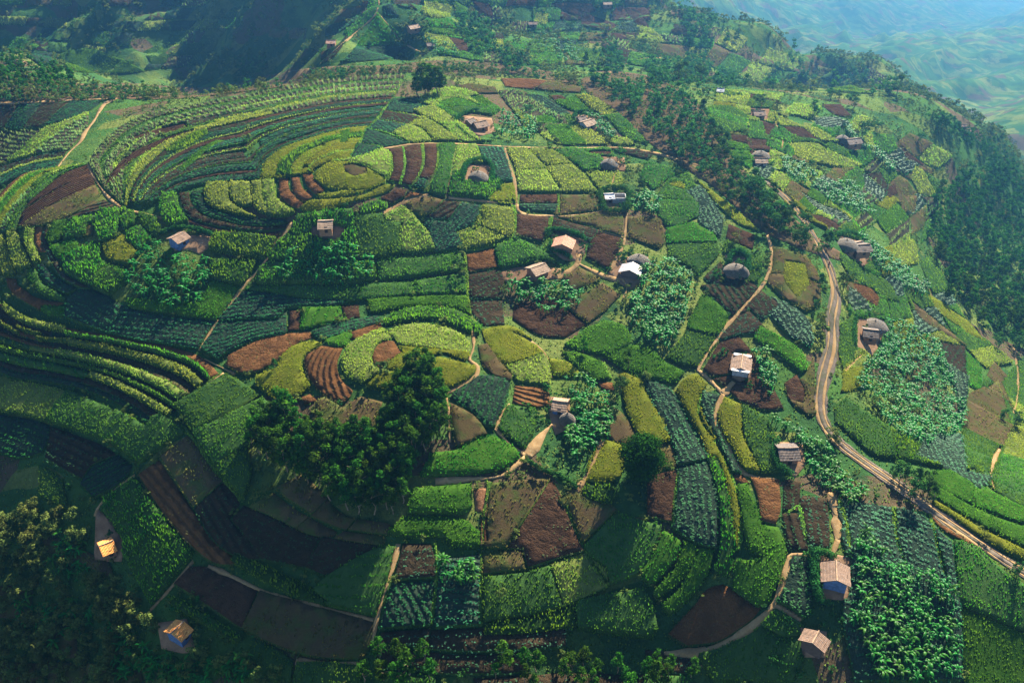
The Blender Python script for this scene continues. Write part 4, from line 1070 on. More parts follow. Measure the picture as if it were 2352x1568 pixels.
def emit_tree(x, y, s, k, label, name, cat, group, parts=True, vi=None, wide=1.0, mats=None):
    vi = int(rng.integers(len(CM[k]))) if vi is None else vi; sc_ = s/BASEH[k]; z = float(surf(x, y)[0]); rot = rng.uniform(0, 6.28)
    sx = sc_*wide*rng.uniform(.85, 1.15)
    if parts and k != 2:
        r = link(name, None); r.location = (x, y, z-.1); r.rotation_euler = (0, 0, rot); r.scale = (sx, sx, sc_); tag(r, label, cat, group)
        link('crown', CM[k][vi], r); link('trunk', TMESH[k], r)
    else:
        r = link(name, CM[k][vi]); r.location = (x, y, z-.1); r.rotation_euler = (0, 0, rot); r.scale = (sx, sx, sc_); tag(r, label, cat, group)
    return r
def merge_stuff(items, name, datas, mats, label):
    Vs = []; Fs = []; Ts = []; MI = []; b = 0; cs = []
    for (x, y, s, k) in items:
        v, f, t = datas[k][int(rng.integers(len(datas[k])))]; sc_ = s/BASEH[k]; a = rng.uniform(0, 6.28); ca, sa = math.cos(a), math.sin(a)
        q = v.copy(); q[:, 0] = (v[:, 0]*ca-v[:, 1]*sa)*sc_+x; q[:, 1] = (v[:, 0]*sa+v[:, 1]*ca)*sc_+y; q[:, 2] = v[:, 2]*sc_+float(hgt(x, y))-.1
        Vs.append(q); Fs.append(f+b); b += len(q); Ts.append(np.clip(t+rng.uniform(-.25, .25), 0, 1)); MI.append(np.full(len(f), list(datas).index(k)))
    if not Vs: return
    me = npmesh(name, np.concatenate(Vs), [np.concatenate(Fs)], mats, np.concatenate(MI), {'tint': np.concatenate(Ts)})
    tag(link(name, me), label, None, None, 'stuff')
LOW = {0: [crown_data(8, 4.6, 12, 20, .42, .2, s) for s in ('egg', 'cone', 'egg', 'ball')], 1: [crown_data(6, 4.4, 9, 18, .42, .1, s) for s in ('egg', 'ball', 'umb')], 2: [crown_data(2.6, 2.9, 6, 14, .32, .05, 'ball') for _ in range(3)]}
tall = sorted([c for c in cand if c[3] != 2], key=lambda c: -c[5]); low = sorted([c for c in cand if c[3] == 2], key=lambda c: -c[5])
WORD = {0: 'slender eucalyptus tree', 1: 'blue green eucalyptus tree', 2: 'low olive shrub'}
for c in tall[:285]:
    pl = TREES[c[4]][0]; emit_tree(*c[:4], '%s %s' % (WORD[c[3]], pl), 'eucalyptus_tree', 'tree', 'trees '+pl)
for c in low[:290]:
    pl = TREES[c[4]][0]; emit_tree(*c[:4], '%s %s' % (WORD[2], pl), 'shrub', 'shrub', 'shrubs '+pl)
merge_stuff([c[:4] for c in tall[285:]]+[c[:4] for c in low[290:]], 'woodland', LOW, [MT_DARK, MT_BLUE, MT_SHRUB], 'far eucalyptus woodland and scrub on the ridges')
# scattered bush over the slopes that carry no traced field
gx3, gy3 = np.meshgrid(np.arange(-460, 520, 3.5), np.arange(95, 1150, 3.5)); bp_ = np.stack([gx3.ravel(), gy3.ravel()], 1)+rng.uniform(-1.7, 1.7, (gx3.size, 2))
msk = (vnoise(bp_[:, 0]/34, bp_[:, 1]/34, 21)+.6*vnoise(bp_[:, 0]/11, bp_[:, 1]/11, 22)+rng.uniform(-.2, .2, len(bp_)) > .02+.12*(bp_[:, 1] < 440)-.30*((bp_[:, 0] < -40)&(bp_[:, 1] < 235))-.12*(bp_[:, 0] > 150))
ci_ = classify(bp_); wild = np.array([r.get('wild', False) for r in REG]+[False]); bp_ = bp_[msk & ((ci_ < 0) | (wild[ci_] & (rng.random(len(bp_)) < .22)))]; bp_ = bp_[np.abs(bp_[:, 0]) < bp_[:, 1]*.62+60]
log('bushes', len(bp_))
merge_stuff([(p[0], p[1], rng.uniform(1.0, 2.6)*(1+.5*(p[1] > 480))*(1 if rng.random() < .93 else 2.0), 2 if rng.random() < .75 else 1) for p in bp_], 'bushes', {2: LOW[2], 1: LOW[1]}, [MT_SHRUB, MT_BLUE], 'wild bushes on the uncultivated slopes')
# wild grass between the fields
gp_ = rng.uniform([-260, 100], [330, 480], (150000, 2)); gp_ = gp_[(np.abs(gp_[:, 0]) < gp_[:, 1]*.62+40)]; gp_ = gp_[rng.random(len(gp_)) < 60.0/(gp_[:, 1]*.45)]; gp_ = gp_[classify(gp_) < 0]
v, f, t = tufts(np.column_stack([gp_, hgt(gp_[:, 0], gp_[:, 1])-.05]), .5, .5, 3, 0); tag(link('grass', npmesh('grass', v, [f], leafmat('wild_grass', (.04, .10, .02), (.16, .21, .04)), attrs={'tint': t})), kind='stuff')
log('grass', len(gp_))
# ---------------------------------------------------------------- bananas
def banana_data(nl, H, L_):
    V = []; F = []; T = []
    for k in range(nl):
        t = 2*PI*k/nl+rng.uniform(-.35, .35); el = rng.uniform(.25, 1.15); el = rng.uniform(-.7, .1) if k % 4 == 3 else el; ln = L_*rng.uniform(.65, 1.2); w = .22*rng.uniform(.8, 1.2); sg = 5
        d = np.array([math.cos(t), math.sin(t), 0]); sd_ = np.array([-math.sin(t), math.cos(t), 0]); p = np.array([0, 0, H*.72]); a = el; b = len(V); tn = rng.random()
        for i in range(sg+1):
            u = i/sg; ww = w*math.sin(PI*(.12+.86*u)**.9)+.02; fold = ww*.28
            V += [p+sd_*ww-[0, 0, fold], p, p-sd_*ww-[0, 0, fold]]; T += [tn]*3
            p = p+(d*math.cos(a)+np.array([0, 0, math.sin(a)]))*ln/sg; a -= rng.uniform(.28, .5)
        for i in range(sg):
            o = b+i*3; F += [(o, o+1, o+4, o+3), (o+1, o+2, o+5, o+4)]
    n0 = len(V)
    for i in range(4):
        for j in range(5): q = 2*PI*j/5; r = .16*(1-.15*i); V.append(np.array([r*math.cos(q), r*math.sin(q), -.3+i*H*.26])); T.append(.2)
    for i in range(3):
        for j in range(5): F.append((n0+i*5+j, n0+i*5+(j+1) % 5, n0+(i+1)*5+(j+1) % 5, n0+(i+1)*5+j))
    return np.array(V), np.array(F), np.array(T)
BD = [banana_data(int(rng.integers(7, 10)), 3.0, 2.2) for _ in range(6)]
BMESH = [npmesh('banana_plant', v, [f], MT_BAN, attrs={'tint': t}) for v, f, t in BD]
bc_ = []
for gi, (place, cnt, poly) in enumerate(BANANA):
    uv = sample_uv(poly, cnt*2, 5); w_ = spread(world(uv[:, 0], uv[:, 1]), .95)
    if len(w_) > 8: w_ = w_[np.abs(w_[:, 1]-np.median(w_[:, 1])) < 120]
    for p in w_[:int(cnt*1.35)]:
        s = rng.uniform(.5, 1.15); bc_.append((p[0], p[1], s, gi, s/np.hypot(p[1], CZ-p[2])))
bz_ = surf(np.array([c[0] for c in bc_]), np.array([c[1] for c in bc_])); bc_ = [c+(float(z),) for c, z in zip(bc_, bz_)]; bc_.sort(key=lambda c: -c[4]); log('bananas', len(bc_))
for x, y, s, gi, _, bz in bc_[:300]:
    o = link('banana_plant', BMESH[int(rng.integers(6))]); o.location = (x, y, bz+rng.uniform(-.2, .2)); o.rotation_euler = (rng.uniform(-.15, .15), rng.uniform(-.15, .15), rng.uniform(0, 6.28)); o.scale = (s, s, s)
    tag(o, 'broad leaved banana plant '+BANANA[gi][0], 'banana plant', 'banana plants '+BANANA[gi][0])
Vs = []; Fs = []; Ts = []; b = 0
for x, y, s, gi, _, bz in bc_[300:]:
    v, f, t = BD[int(rng.integers(6))]; a = rng.uniform(0, 6.28); ca, sa = math.cos(a), math.sin(a); q = v*s
    q = np.column_stack([q[:, 0]*ca-q[:, 1]*sa+x, q[:, 0]*sa+q[:, 1]*ca+y, q[:, 2]+bz]); Vs.append(q); Fs.append(f+b); Ts.append(np.clip(t+rng.uniform(-.2, .2), 0, 1)); b += len(q)
tag(link('banana_plantation', npmesh('banana_plantation', np.concatenate(Vs), [np.concatenate(Fs)], MT_BAN, attrs={'tint': np.concatenate(Ts)})), 'banana plants in the farther groves', None, None, 'stuff')
# ---------------------------------------------------------------- single trees
def single(U, V, s, k, label, vi=None, wide=1.0, name='tree', group=None):
    p = W1(U, V); return emit_tree(p.x, p.y, s, k, label, name, 'tree' if k != 2 else 'shrub', group, True, vi, wide)
p = W1(1472, 1092)
r = link('fig_tree', None); r.location = (p.x, p.y, p.z-.1); tag(r, 'big round dark tree with a wide dense crown on the terraced slope', 'tree')
v, f, t = crown_data(10.5, 11.5, 120, 130, .30, .10, 'ball'); link('crown', npmesh('crown', v, [f], MT_ROUND, attrs={'tint': t}), r); link('trunk', trunk_mesh(8, .38, 6), r)
for k, (U, V, s, wd) in enumerate([(962, 222, 9, 1.3), (975, 218, 13, 1.3), (990, 221, 12, 1.4), (1005, 220, 11, 1.4), (985, 226, 8, 1.4), (1014, 219, 8, 1.4), (955, 220, 7, 1.3)]):
    single(U, V, s, 0, 'tall dark tree in the lone clump on the hill crest beside the crest path', wide=wd, name='eucalyptus_tree', group='lone clump of tall trees on the crest')
SINGLES = [(1440, 850, 6.5, 0, 4, 1.0, 'small lollipop tree with a bare trunk at the edge of the bright green meadow'),
 (1341, 812, 5.5, 0, 4, 1.0, 'thin tree on the field border above the yellow green plots'), (1423, 906, 6, 1, 1, 1.2, 'bushy tree above the yellow strip beside the banana grove'),
 (1483, 872, 2.4, 2, 0, 1.2, 'round shrub at the head of the long bean strip'), (1868, 267, 6.5, 0, 2, 1.3, 'single dark cone shaped tree on the right flank'),
 (1958, 250, 7.5, 1, 1, 1.6, 'wide round tree on the skyline of the right flank'), (1982, 316, 8, 1, 1, 1.6, 'large round dark tree above the banana plants on the right flank'),
 (1816, 217, 5, 1, 1, 1.2, 'second small round tree from the left on the right skyline'), (1773, 206, 5.5, 1, 1, 1.2, 'leftmost small round tree on the right skyline'),
 (1840, 222, 4, 1, 1, 1.2, 'small thin tree on the right skyline'), (1906, 228, 5.5, 1, 1, 1.3, 'round tree left of the wide skyline tree'), (1925, 230, 4.5, 1, 1, 1.3, 'small tree close beside the wide skyline tree'),
 (2171, 694, 7.5, 0, 3, 1.3, 'single tree leaning out from the edge of the valley forest'), (2188, 660, 7, 0, 1, 1.3, 'round topped tree at the rim of the valley forest'),
 (632, 852, 4.5, 1, 0, .8, 'small thin tree on the left shoulder of the lower knoll'), (1153, 1377, 3, 2, 0, .9, 'single round bush on the lower foreground field'),
 (1905, 1010, 3.6, 2, 1, 1.2, 'round bush where the dirt road bends'), (1921, 1018, 3, 2, 2, 1.0, 'smaller bush beside the road bend'), (1937, 668, 7, 1, 1, 1.1, 'dark tree on the right verge of the road'),
 (1880, 672, 6, 1, 0, .9, 'dark tree on the left verge of the road'), (1888, 745, 3.4, 2, 0, 1.1, 'dark shrub on the left verge of the road'), (1872, 712, 4.5, 1, 3, .9, 'narrow tree beside the field left of the road'),
 (1905, 560, 4.5, 1, 1, .9, 'small tree where the ridge path enters the road'), (2290, 800, 7, 1, 1, 1.3, 'dark tree at the right edge above the narrow path'), (2334, 806, 7.5, 1, 1, 1.3, 'dark tree at the right edge right of the narrow path'),
 (2300, 965, 5, 1, 3, 1.0, 'tall thin tree above the broken path at the right edge'), (2330, 985, 6, 1, 3, 1.1, 'tallest thin tree near the right edge path'),
 (2330, 1322, 4.5, 1, 3, .9, 'palm like tree beside the road in the lower right'), (2257, 1240, 2.6, 2, 1, 1, 'dark shrub beside the road in the lower right'), (1240, 300, 3.2, 1, 1, 1.3, 'round tree right of the upper farm bananas'),
 (1215, 266, 4.2, 1, 1, 1.3, 'round dark tree above the upper farm'), (1420, 372, 5.5, 1, 1, 1.5, 'dark bushy tree behind the round hut near the ridge belt'), (1470, 445, 5.5, 1, 0, 1.4, 'dark tree behind the walled compound'),
 (1745, 250, 6, 1, 1, 1.7, 'dark tree behind the thatched house on the right flank'), (1060, 60, 8, 1, 1, 1.4, 'dark tree beside the far saddle house'), (1312, 75, 7, 1, 1, 1.6, 'round dark tree on the far hazy slope'),
 (1668, 105, 8, 0, 2, 1.3, 'tall dark tree on the far hazy spur'), (1690, 100, 8, 0, 1, 1.2, 'second tall tree on the far hazy spur'), (2015, 300, 5, 1, 1, 1.4, 'tree above the banana plants on the far right flank'), (2110, 330, 5, 1, 1, 1.3, 'lone tree low on the far right flank'),
 (1345, 150, 7, 0, 0, 1.2, 'tree at the crest just above the upper farm path'), (1690, 560, 4, 2, 1, 1.2, 'bush on the border of the dark brown ridge field'), (2045, 860, 3, 2, 1, 1.1, 'bush at the head of the large banana plantation')]
for U, V, s, k, vi, wd, lb in SINGLES: single(U, V, s, k, lb, vi, wd, 'tree' if k != 2 else 'shrub')
for k, (U, V, s) in enumerate([(2065, 1105, 6), (2080, 1110, 6.5), (2100, 1122, 7), (2118, 1128, 7), (2128, 1140, 6.5), (2092, 1150, 7.5), (2050, 1100, 4.5), (2140, 1150, 5)]):
    single(U, V, s, 1, 'thin trunked roadside tree in the clump over the lower road', None, .9, 'roadside_tree', 'clump of roadside trees over the lower road')
# ---------------------------------------------------------------- houses
def at_height(U, V, dz):
    d = raydir(U, V); P = d[None]*TT[:, None]; b = P[:, 2]+CZ-dz < hgt(P[:, 0], P[:, 1]); i = max(1, int(b.argmax())); lo, hi = TT[i-1], TT[i]
    for _ in range(14):
        m = (lo+hi)/2; q = d*m
        if q[2]+CZ-dz < hgt(q[0], q[1]): hi = m
        else: lo = m
    q = d*hi; return Vector((q[0], q[1], float(hgt(q[0], q[1]))))
def roofmat(name, a, b, gloss=.0, rows=3.1, bump=.045, dirt=None):
    m, nt, N, L = newmat(name); tc = N('ShaderNodeTexCoord').outputs['Object']; sx = N('ShaderNodeSeparateXYZ'); L(tc, sx.inputs[0])
    n1 = noise(N, L, 1.1, tc, 4, .7); n2 = noise(N, L, 5, tc, 2)
    col = mixc(N, L, ramp(N, L, n1, [(.35, (0, 0, 0)), (.65, (1, 1, 1))]), a, b)
    col = mixc(N, L, mathn(N, L, 'MULTIPLY', ramp(N, L, n2, [(.4, (0, 0, 0)), (.7, (1, 1, 1))]), .5), col, dirt or (a[0]*.35, a[1]*.35, a[2]*.35))
    w = mathn(N, L, 'SINE', mathn(N, L, 'MULTIPLY', sx.outputs[0], 2*PI*rows)); w2 = mathn(N, L, 'SINE', mathn(N, L, 'MULTIPLY', sx.outputs[1], 2*PI*1.6))
    bp = N('ShaderNodeBump'); bp.inputs['Distance'].default_value = bump; L(mathn(N, L, 'ADD', mathn(N, L, 'ADD', w, mathn(N, L, 'MULTIPLY', w2, .5)), n2), bp.inputs['Height'])
    p = N('ShaderNodeBsdfPrincipled'); p.inputs['Roughness'].default_value = .55 if gloss else .9; p.inputs['Metallic'].default_value = gloss; L(col, p.inputs['Base Color']); L(bp.outputs[0], p.inputs['Normal'])
    o = N('ShaderNodeOutputMaterial'); L(p.outputs[0], o.inputs['Surface']); return m
RM = {'brown': roofmat('brown_tiles', (.10, .058, .035), (.18, .105, .066)), 'red': roofmat('red_tiles', (.24, .10, .055), (.33, .17, .10)), 'orange': roofmat('orange_tiles', (.55, .19, .035), (.68, .27, .05)),
 'tan': roofmat('tan_tiles', (.16, .10, .06), (.25, .16, .10)), 'silver': roofmat('silver_tin', (.24, .22, .225), (.33, .30, .31), .15, 3.5, .02), 'white': roofmat('white_tin', (.55, .54, .53), (.45, .44, .43), .0, 3.5, .02),
 'thatch': roofmat('grey_thatch', (.09, .068, .045), (.20, .155, .11), 0, 9, .12), 'dark': roofmat('weathered_tiles', (.06, .042, .034), (.115, .08, .06))}
def wallmat(name, a):
    m, nt, N, L = newmat(name); tc = N('ShaderNodeTexCoord').outputs['Object']; n1 = noise(N, L, 1.4, tc, 4, .7)
    col = mixc(N, L, ramp(N, L, n1, [(.4, (0, 0, 0)), (.7, (1, 1, 1))]), a, (a[0]*.6, a[1]*.55, a[2]*.5)); d = N('ShaderNodeBsdfDiffuse'); L(col, d.inputs['Color']); o = N('ShaderNodeOutputMaterial'); L(d.outputs[0], o.inputs['Surface']); return m
WM = {'mud': wallmat('mud_wall', (.24, .13, .08)), 'white': wallmat('whitewash', (.30, .30, .30)), 'blue': wallmat('blue_wall', (.09, .14, .26)), 'dark': wallmat('dark_wall', (.10, .07, .06))}
M_DOOR = wallmat('door_wood', (.05, .035, .03)); M_RIDGE = wallmat('ridge_tile', (.30, .21, .14))
def gable_house(U1, V1, U2, V2, W, roof, wall, label, name='farmhouse', gw=None):
    c = at_height((U1+U2)/2, (V1+V2)/2, 2.6); zr = c.z+2.6-CZ; ra, rb = raydir(U1, V1), raydir(U2, V2)   # both ridge ends lie at one level
    a = Vector((ra[0], ra[1], 0))*(zr/ra[2]); b = Vector((rb[0], rb[1], 0))*(zr/rb[2]); d = b-a; Lr = max(3.6, min(12, math.hypot(d.x, d.y))); hd = math.atan2(d.y, d.x)
    ca, sa = math.cos(hd), math.sin(hd)
    zs = [float(hgt(c.x+u*ca*Lr/2-v*sa*W/2, c.y+u*sa*Lr/2+v*ca*W/2)) +.0 for u in (-1, 1) for v in (-1, 1)]; z = max(sum(zs)/4, max(zs)-.5)+.1
    r = link(name, None); r.location = (c.x, c.y, z); r.rotation_euler = (0, 0, hd); tag(r, label, 'house')
    W *= .82; Lr *= .92; hw, rise, Lw, Ww = 1.7, W*.2, Lr-.9, W-1.0; er = rise*(Ww/W)
    mb = MB(); x, y = Lw/2, Ww/2; zb = -1.2
    vs = [(sx*x, sy*y, zz) for sx in (-1, 1) for sy in (-1, 1) for zz in (zb, hw)]+[(-x, 0, hw+er), (x, 0, hw+er)]
    mb.add(vs, [(0, 1, 8, 3, 2), (4, 6, 7, 9, 5), (0, 4, 5, 1), (2, 3, 7, 6)]); w_ob = mb.build('wall', [WM[wall]], r)
    # roof: two slopes with thickness, sagging a little, eaves uneven
    mb = MB(); n = 10; X = [(-Lr/2+Lr*i/n) for i in range(n+1)]
    for sgn in (-1, 1):
        top = []; 
        for i, xx in enumerate(X):
            sag = -.10*math.sin(PI*i/n)+random.uniform(-.03, .03); e = W/2+.25+random.uniform(-.06, .06)
            top.append([(xx, 0, hw+rise+.14+sag), (xx, sgn*e/2, hw+rise*.5+.10+sag*.8+random.uniform(-.03, .03)), (xx, sgn*e, hw+rise-rise*e/(W/2)+.10+sag*.5)])
        vs = [p for q in top for p in q]; vs += [(p[0], p[1], p[2]-.13) for p in vs]; k3 = 3*(n+1); fs = []
        for i in range(n):
            for j in range(2):
                q = (i*3+j, (i+1)*3+j, (i+1)*3+j+1, i*3+j+1); q = q if sgn < 0 else q[::-1]; fs.append(q); fs.append(tuple(k3+t for t in q[::-1]))
            fs.append((i*3+2, (i+1)*3+2, k3+(i+1)*3+2, k3+i*3+2))
        for i in (0, n):
            for j in range(2): fs.append((i*3+j, i*3+j+1, k3+i*3+j+1, k3+i*3+j))
        mb.add(vs, fs)
    ro = mb.build('roof', [RM[roof]], r)
    mb = MB(); mb.tube([(xx*1.01, 0, hw+rise+.17-.10*math.sin(PI*i/n)) for i, xx in enumerate(X)], [.15]*(n+1), 6); mb.build('ridge', [M_RIDGE if roof not in ('silver', 'white') else RM['silver']], ro)
    # door and two small windows on the near side
    near = -1 if math.cos(hd) > 0 else 1
    mb = MB(); mb.box((Lw*.05, near*(y+.04), 1.0), (.9, .08, 2.0)); mb.build('door', [M_DOOR], r)
    for q in (-.3, .32):
        mb = MB(); mb.box((Lw*q, near*(y+.04), 1.35), (.6, .08, .55)); mb.box((Lw*q, near*(y+.09), 1.04), (.75, .14, .06)); mb.build('window', [M_DOOR], r)
    if gw:
        for s in (-1, 1):
            mb = MB(); mb.box((s*(Lr/2+.35), 0, hw+.55), (.9, W*.92, .14)); mb.build('porch_roof', [RM[gw]], r)
    return r
HOUSES = [(393, 553, 426, 536, 6.2, 'brown', 'blue', 'farmhouse with pale blue walls and a patchy brown tiled roof'),
 (729, 523, 768, 521, 6.5, 'tan', 'mud', 'low house with a pinkish brown roof set in tall maize'),
 (1300, 542, 1290, 565, 7.4, 'red', 'mud', 'red roofed gabled house with a bright earth yard'),
 (1216, 621, 1254, 607, 6.6, 'tan', 'mud', 'long house with a pale orange roof above banana plants'),
 (1454, 604, 1445, 624, 7.4, 'silver', 'dark', 'house with a silver grey tin roof beside a round thatched hut'),
 (1087, 285, 1118, 278, 6.2, 'brown', 'mud', 'larger brown house of the hedged upper farm'), (1072, 277, 1088, 271, 5, 'dark', 'mud', 'small weathered house behind the larger brown house of the upper farm'),
 (1337, 282, 1364, 274, 6.2, 'tan', 'white', 'pale walled house with a tan roof between upper banana plants'), (1325, 270, 1345, 266, 5, 'dark', 'mud', 'small dark house just behind the pale walled house'),
 (1706, 814, 1701, 849, 6, 'brown', 'white', 'narrow brown house with white tin patches at both ends'), (1267, 921, 1306, 926, 6, 'tan', 'blue', 'small house with a sunlit tan ridge west of the knoll banana plants'),
 (1784, 1032, 1836, 1031, 7, 'dark', 'mud', 'dark weathered square house among banana plants below the road'), (1919, 1289, 1921, 1340, 6.8, 'brown', 'blue', 'brown gabled house with a blue end wall in the lower right'),
 (1880, 1453, 1863, 1484, 6.2, 'brown', 'dark', 'weathered brown house in the bottom right shadow'), (1976, 771, 2017, 776, 6, 'dark', 'mud', 'dark house with a sunlit ridge beside the big round hut'),
 (1956, 582, 1996, 579, 6.4, 'dark', 'mud', 'long dark roofed house above the banana strip on the right flank'), (1962, 567, 1980, 563, 4, 'tan', 'mud', 'tiny tan roofed store between two dark roofs'),
 (1940, 331, 1976, 327, 6.4, 'dark', 'mud', 'dark roofed house on the upper right flank'), (1731, 366, 1764, 366, 5.4, 'tan', 'white', 'low house with a pale front wall under the ridge trees'),
 (1728, 258, 1758, 257, 6, 'brown', 'mud', 'brown thatched house under a dark tree on the right flank'), (937, 69, 962, 64, 6, 'tan', 'mud', 'pale roofed house right of the far forked path'),
 (748, 95, 773, 95, 5.4, 'red', 'mud', 'red roofed house left of the far forked path'), (978, 102, 998, 100, 5, 'dark', 'mud', 'dark roofed house among far banana plants'),
 (1383, 20, 1405, 19, 6, 'tan', 'mud', 'hedged house at the top edge of the hazy slope'), (1213, 54, 1235, 54, 6, 'brown', 'mud', 'brown house on the hazy slope right of the tree clump'), (1172, 119, 1190, 118, 5, 'brown', 'mud', 'small house just behind the crest trees'),
 (1649, 203, 1662, 204, 4.5, 'white', 'white', 'tiny white roofed house on the hazy shoulder'), (2204, 292, 2218, 292, 3.6, 'brown', 'mud', 'brown roofed house far down the right flank'), (2214, 303, 2227, 303, 3.4, 'tan', 'mud', 'small tan house just below the brown one far down the right flank'),
 (230, 1267, 266, 1252, 6.2, 'orange', 'mud', 'corrugated orange roofed house in the dark lower left'), (395, 1467, 427, 1436, 6.4, 'orange', 'blue', 'bright orange roofed house half in shade at the lower left')]
for h in HOUSES: gable_house(*h[:8], gw='white' if h[0] == 1706 else None)
# walled compound: white roofed store, unroofed frame and brush wall
gable_house(1388, 446, 1411, 445, 4.6, 'white', 'mud', 'small store with a flat looking white tin roof inside the walled compound', 'store')
p = at_height(1422, 449, 2.2); mb = MB(); 
for sx, sy, lx, ly in ((0, 1, 4.4, .25), (0, -1, 4.4, .25), (1, 0, .25, 3.4), (-1, 0, .25, 3.4)): mb.box((sx*2.1, sy*1.6, .4), (lx, ly, 3.4))
o = mb.build('roofless_hut', [WM['white']]); o.location = p; tag(o, 'roofless hut with bare white wall tops beside the white roofed store', 'hut')
def round_hut(U, V, R, label):
    p = at_height(U, V, 2.2); r = link('round_hut', None); r.location = (p.x, p.y, p.z); tag(r, label, 'hut')
    mb = MB(); mb.lathe([(R*.82, -1), (R*.82, 1.5)], 20); mb.build('wall', [WM['mud']], r)
    mb = MB(); mb.lathe([(R*1.08, 1.05), (R*1.06, 1.3), (R*.93, 1.9), (R*.72, 2.5), (R*.45, 3.0), (R*.2, 3.3), (.08, 3.45)], 22, wob=.09); ro = mb.build('roof', [RM['thatch']], r, True)
    mb = MB(); mb.lathe([(.25, 3.35), (.18, 3.6), (.05, 3.8)], 8); mb.build('finial', [RM['thatch']], ro)
    mb = MB(); mb.box((0, -R*.82, .6), (.8, .12, 1.5)); mb.build('door', [M_DOOR], r)
for U, V, R, lb in [(1098, 402, 3.2, 'pale thatched round hut in the hedge ringed yard west of the bean strip'), (1399, 373, 3, 'dark round hut beside the ridge belt end'), (1467, 594, 3.3, 'silvery thatched round hut behind the tin roofed house'),
 (1690, 616, 3.3, 'round hut in the small hedged yard beside the diagonal path'), (1706, 621, 2, 'little round store beside the hut in the small hedged yard'), (2009, 744, 3.9, 'largest round thatched hut behind the dark house'),
 (1944, 558, 3.8, 'blue grey round hut at the top of the right flank farm'), (1936, 317, 3, 'small round hut behind the upper right flank house'), (1748, 354, 3.2, 'round hut behind the low pale walled house'), (1303, 958, 2, 'tiny thatched store beside the knoll banana plants')]: round_hut(U, V, R, lb)
gb = []
for o in [o for o in C.objects if o.get('category') in ('house', 'hut') and not o.parent]:
    rr_ = 4.6 if o['category'] == 'house' else 4.0
    for k in range(rng.integers(9, 17)):
        t = rng.uniform(-.4, PI+.4) if k % 3 else rng.uniform(0, 2*PI); q = rr_*rng.uniform(1.0, 1.7); gb.append((o.location.x+q*math.cos(t)*1.15, o.location.y+q*math.sin(t), rng.uniform(.9, 2.6), 2))
merge_stuff(gb, 'garden_bushes', {2: LOW[2]}, [MT_HEDGE], 'bushes crowding round the houses')
# ---------------------------------------------------------------- hedges
HEDGES = [('dark clipped hedge round the upper farm', '1046,282 1060,268 1080,260 1100,256', 1.6), ('hedge in front of the upper farm', '1050,292 1072,315 1100,328 1130,330', 1.5),
 ('dense hedge round the thatched hut yard', '1062,420 1066,395 1075,380 1100,372 1125,380 1132,400 1125,430', 2.2), ('hedge behind the red roofed house', '1256,535 1275,532 1300,536 1330,545 1345,555', 1.8), ('hedge in front of the red roofed house', '1262,560 1275,578 1300,590 1312,597', 1.6),
 ('tall brush wall round the walled compound', '1378,450 1383,470 1388,488 1415,492 1440,488 1444,465 1438,442 1405,438 1380,446', 2.2), ('hedge above the long orange roofed house', '1190,612 1215,600 1250,598 1272,606', 1.6),
 ('dark hedge around the little round huts', '1672,610 1680,590 1700,582 1718,598 1716,625 1700,642 1682,638', 2.2), ('tall hedge left of the brown gabled house', '1866,1275 1868,1310 1872,1345 1880,1385', 2.4), ('hedge behind the brown gabled house', '1866,1275 1890,1278 1912,1286', 2.2),
 ('hedge around the dark square house', '1782,1020 1778,1050 1790,1080 1815,1095', 2.2), ('hedge round the big hut yard', '1962,740 1958,770 1962,800', 2), ('hedge above the right flank farm', '1922,545 1945,538 1975,548 1990,560', 2),
 ('hedge round the hazy slope house', '1372,28 1376,12 1400,8 1412,20 1405,34', 2), ('hedge beside the dark lower left house', '395,1400 430,1398 470,1420 520,1455', 1.1), ('dark hedge round the pale walled upper house', '1316,272 1325,262 1350,260 1368,270', 1.6),
 ('hedge line along the knoll border path', '1210,1060 1240,1080 1275,1092 1300,1105 1325,1125', 1.2), ('short hedge behind the blue walled farmhouse', '372,540 395,530 430,527 470,535 490,545', 1.5)]
for lb, pl, hh_ in HEDGES:
    P = smooth_poly(pts2(pl), False, 4); Wp = world(P[:, 0], P[:, 1]); q = []
    for a, b2 in zip(Wp[:-1], Wp[1:]):
        l = np.hypot(*(b2-a)[:2])
        if l > 12: continue
        for u in np.arange(0, 1, .55/max(l, .56)): q.append(a+(b2-a)*u)
    q = np.array(q); q[:, :2] += rng.normal(0, .18, (len(q), 2)); q[:, 2] += hh_*.45*rng.uniform(.7, 1.15, len(q))
    q2 = q.copy(); q2[:, 2] += hh_*.3
    v, f, t = leafcloud(np.concatenate([q, q2]), np.full(len(q)*2, hh_*.42), 26, .22); org = Vector(q.mean(0)); v -= np.array(org)
    o = link('hedge', npmesh('hedge', v, [f], MT_HEDGE, attrs={'tint': t})); o.location = org; tag(o, lb, 'hedge')
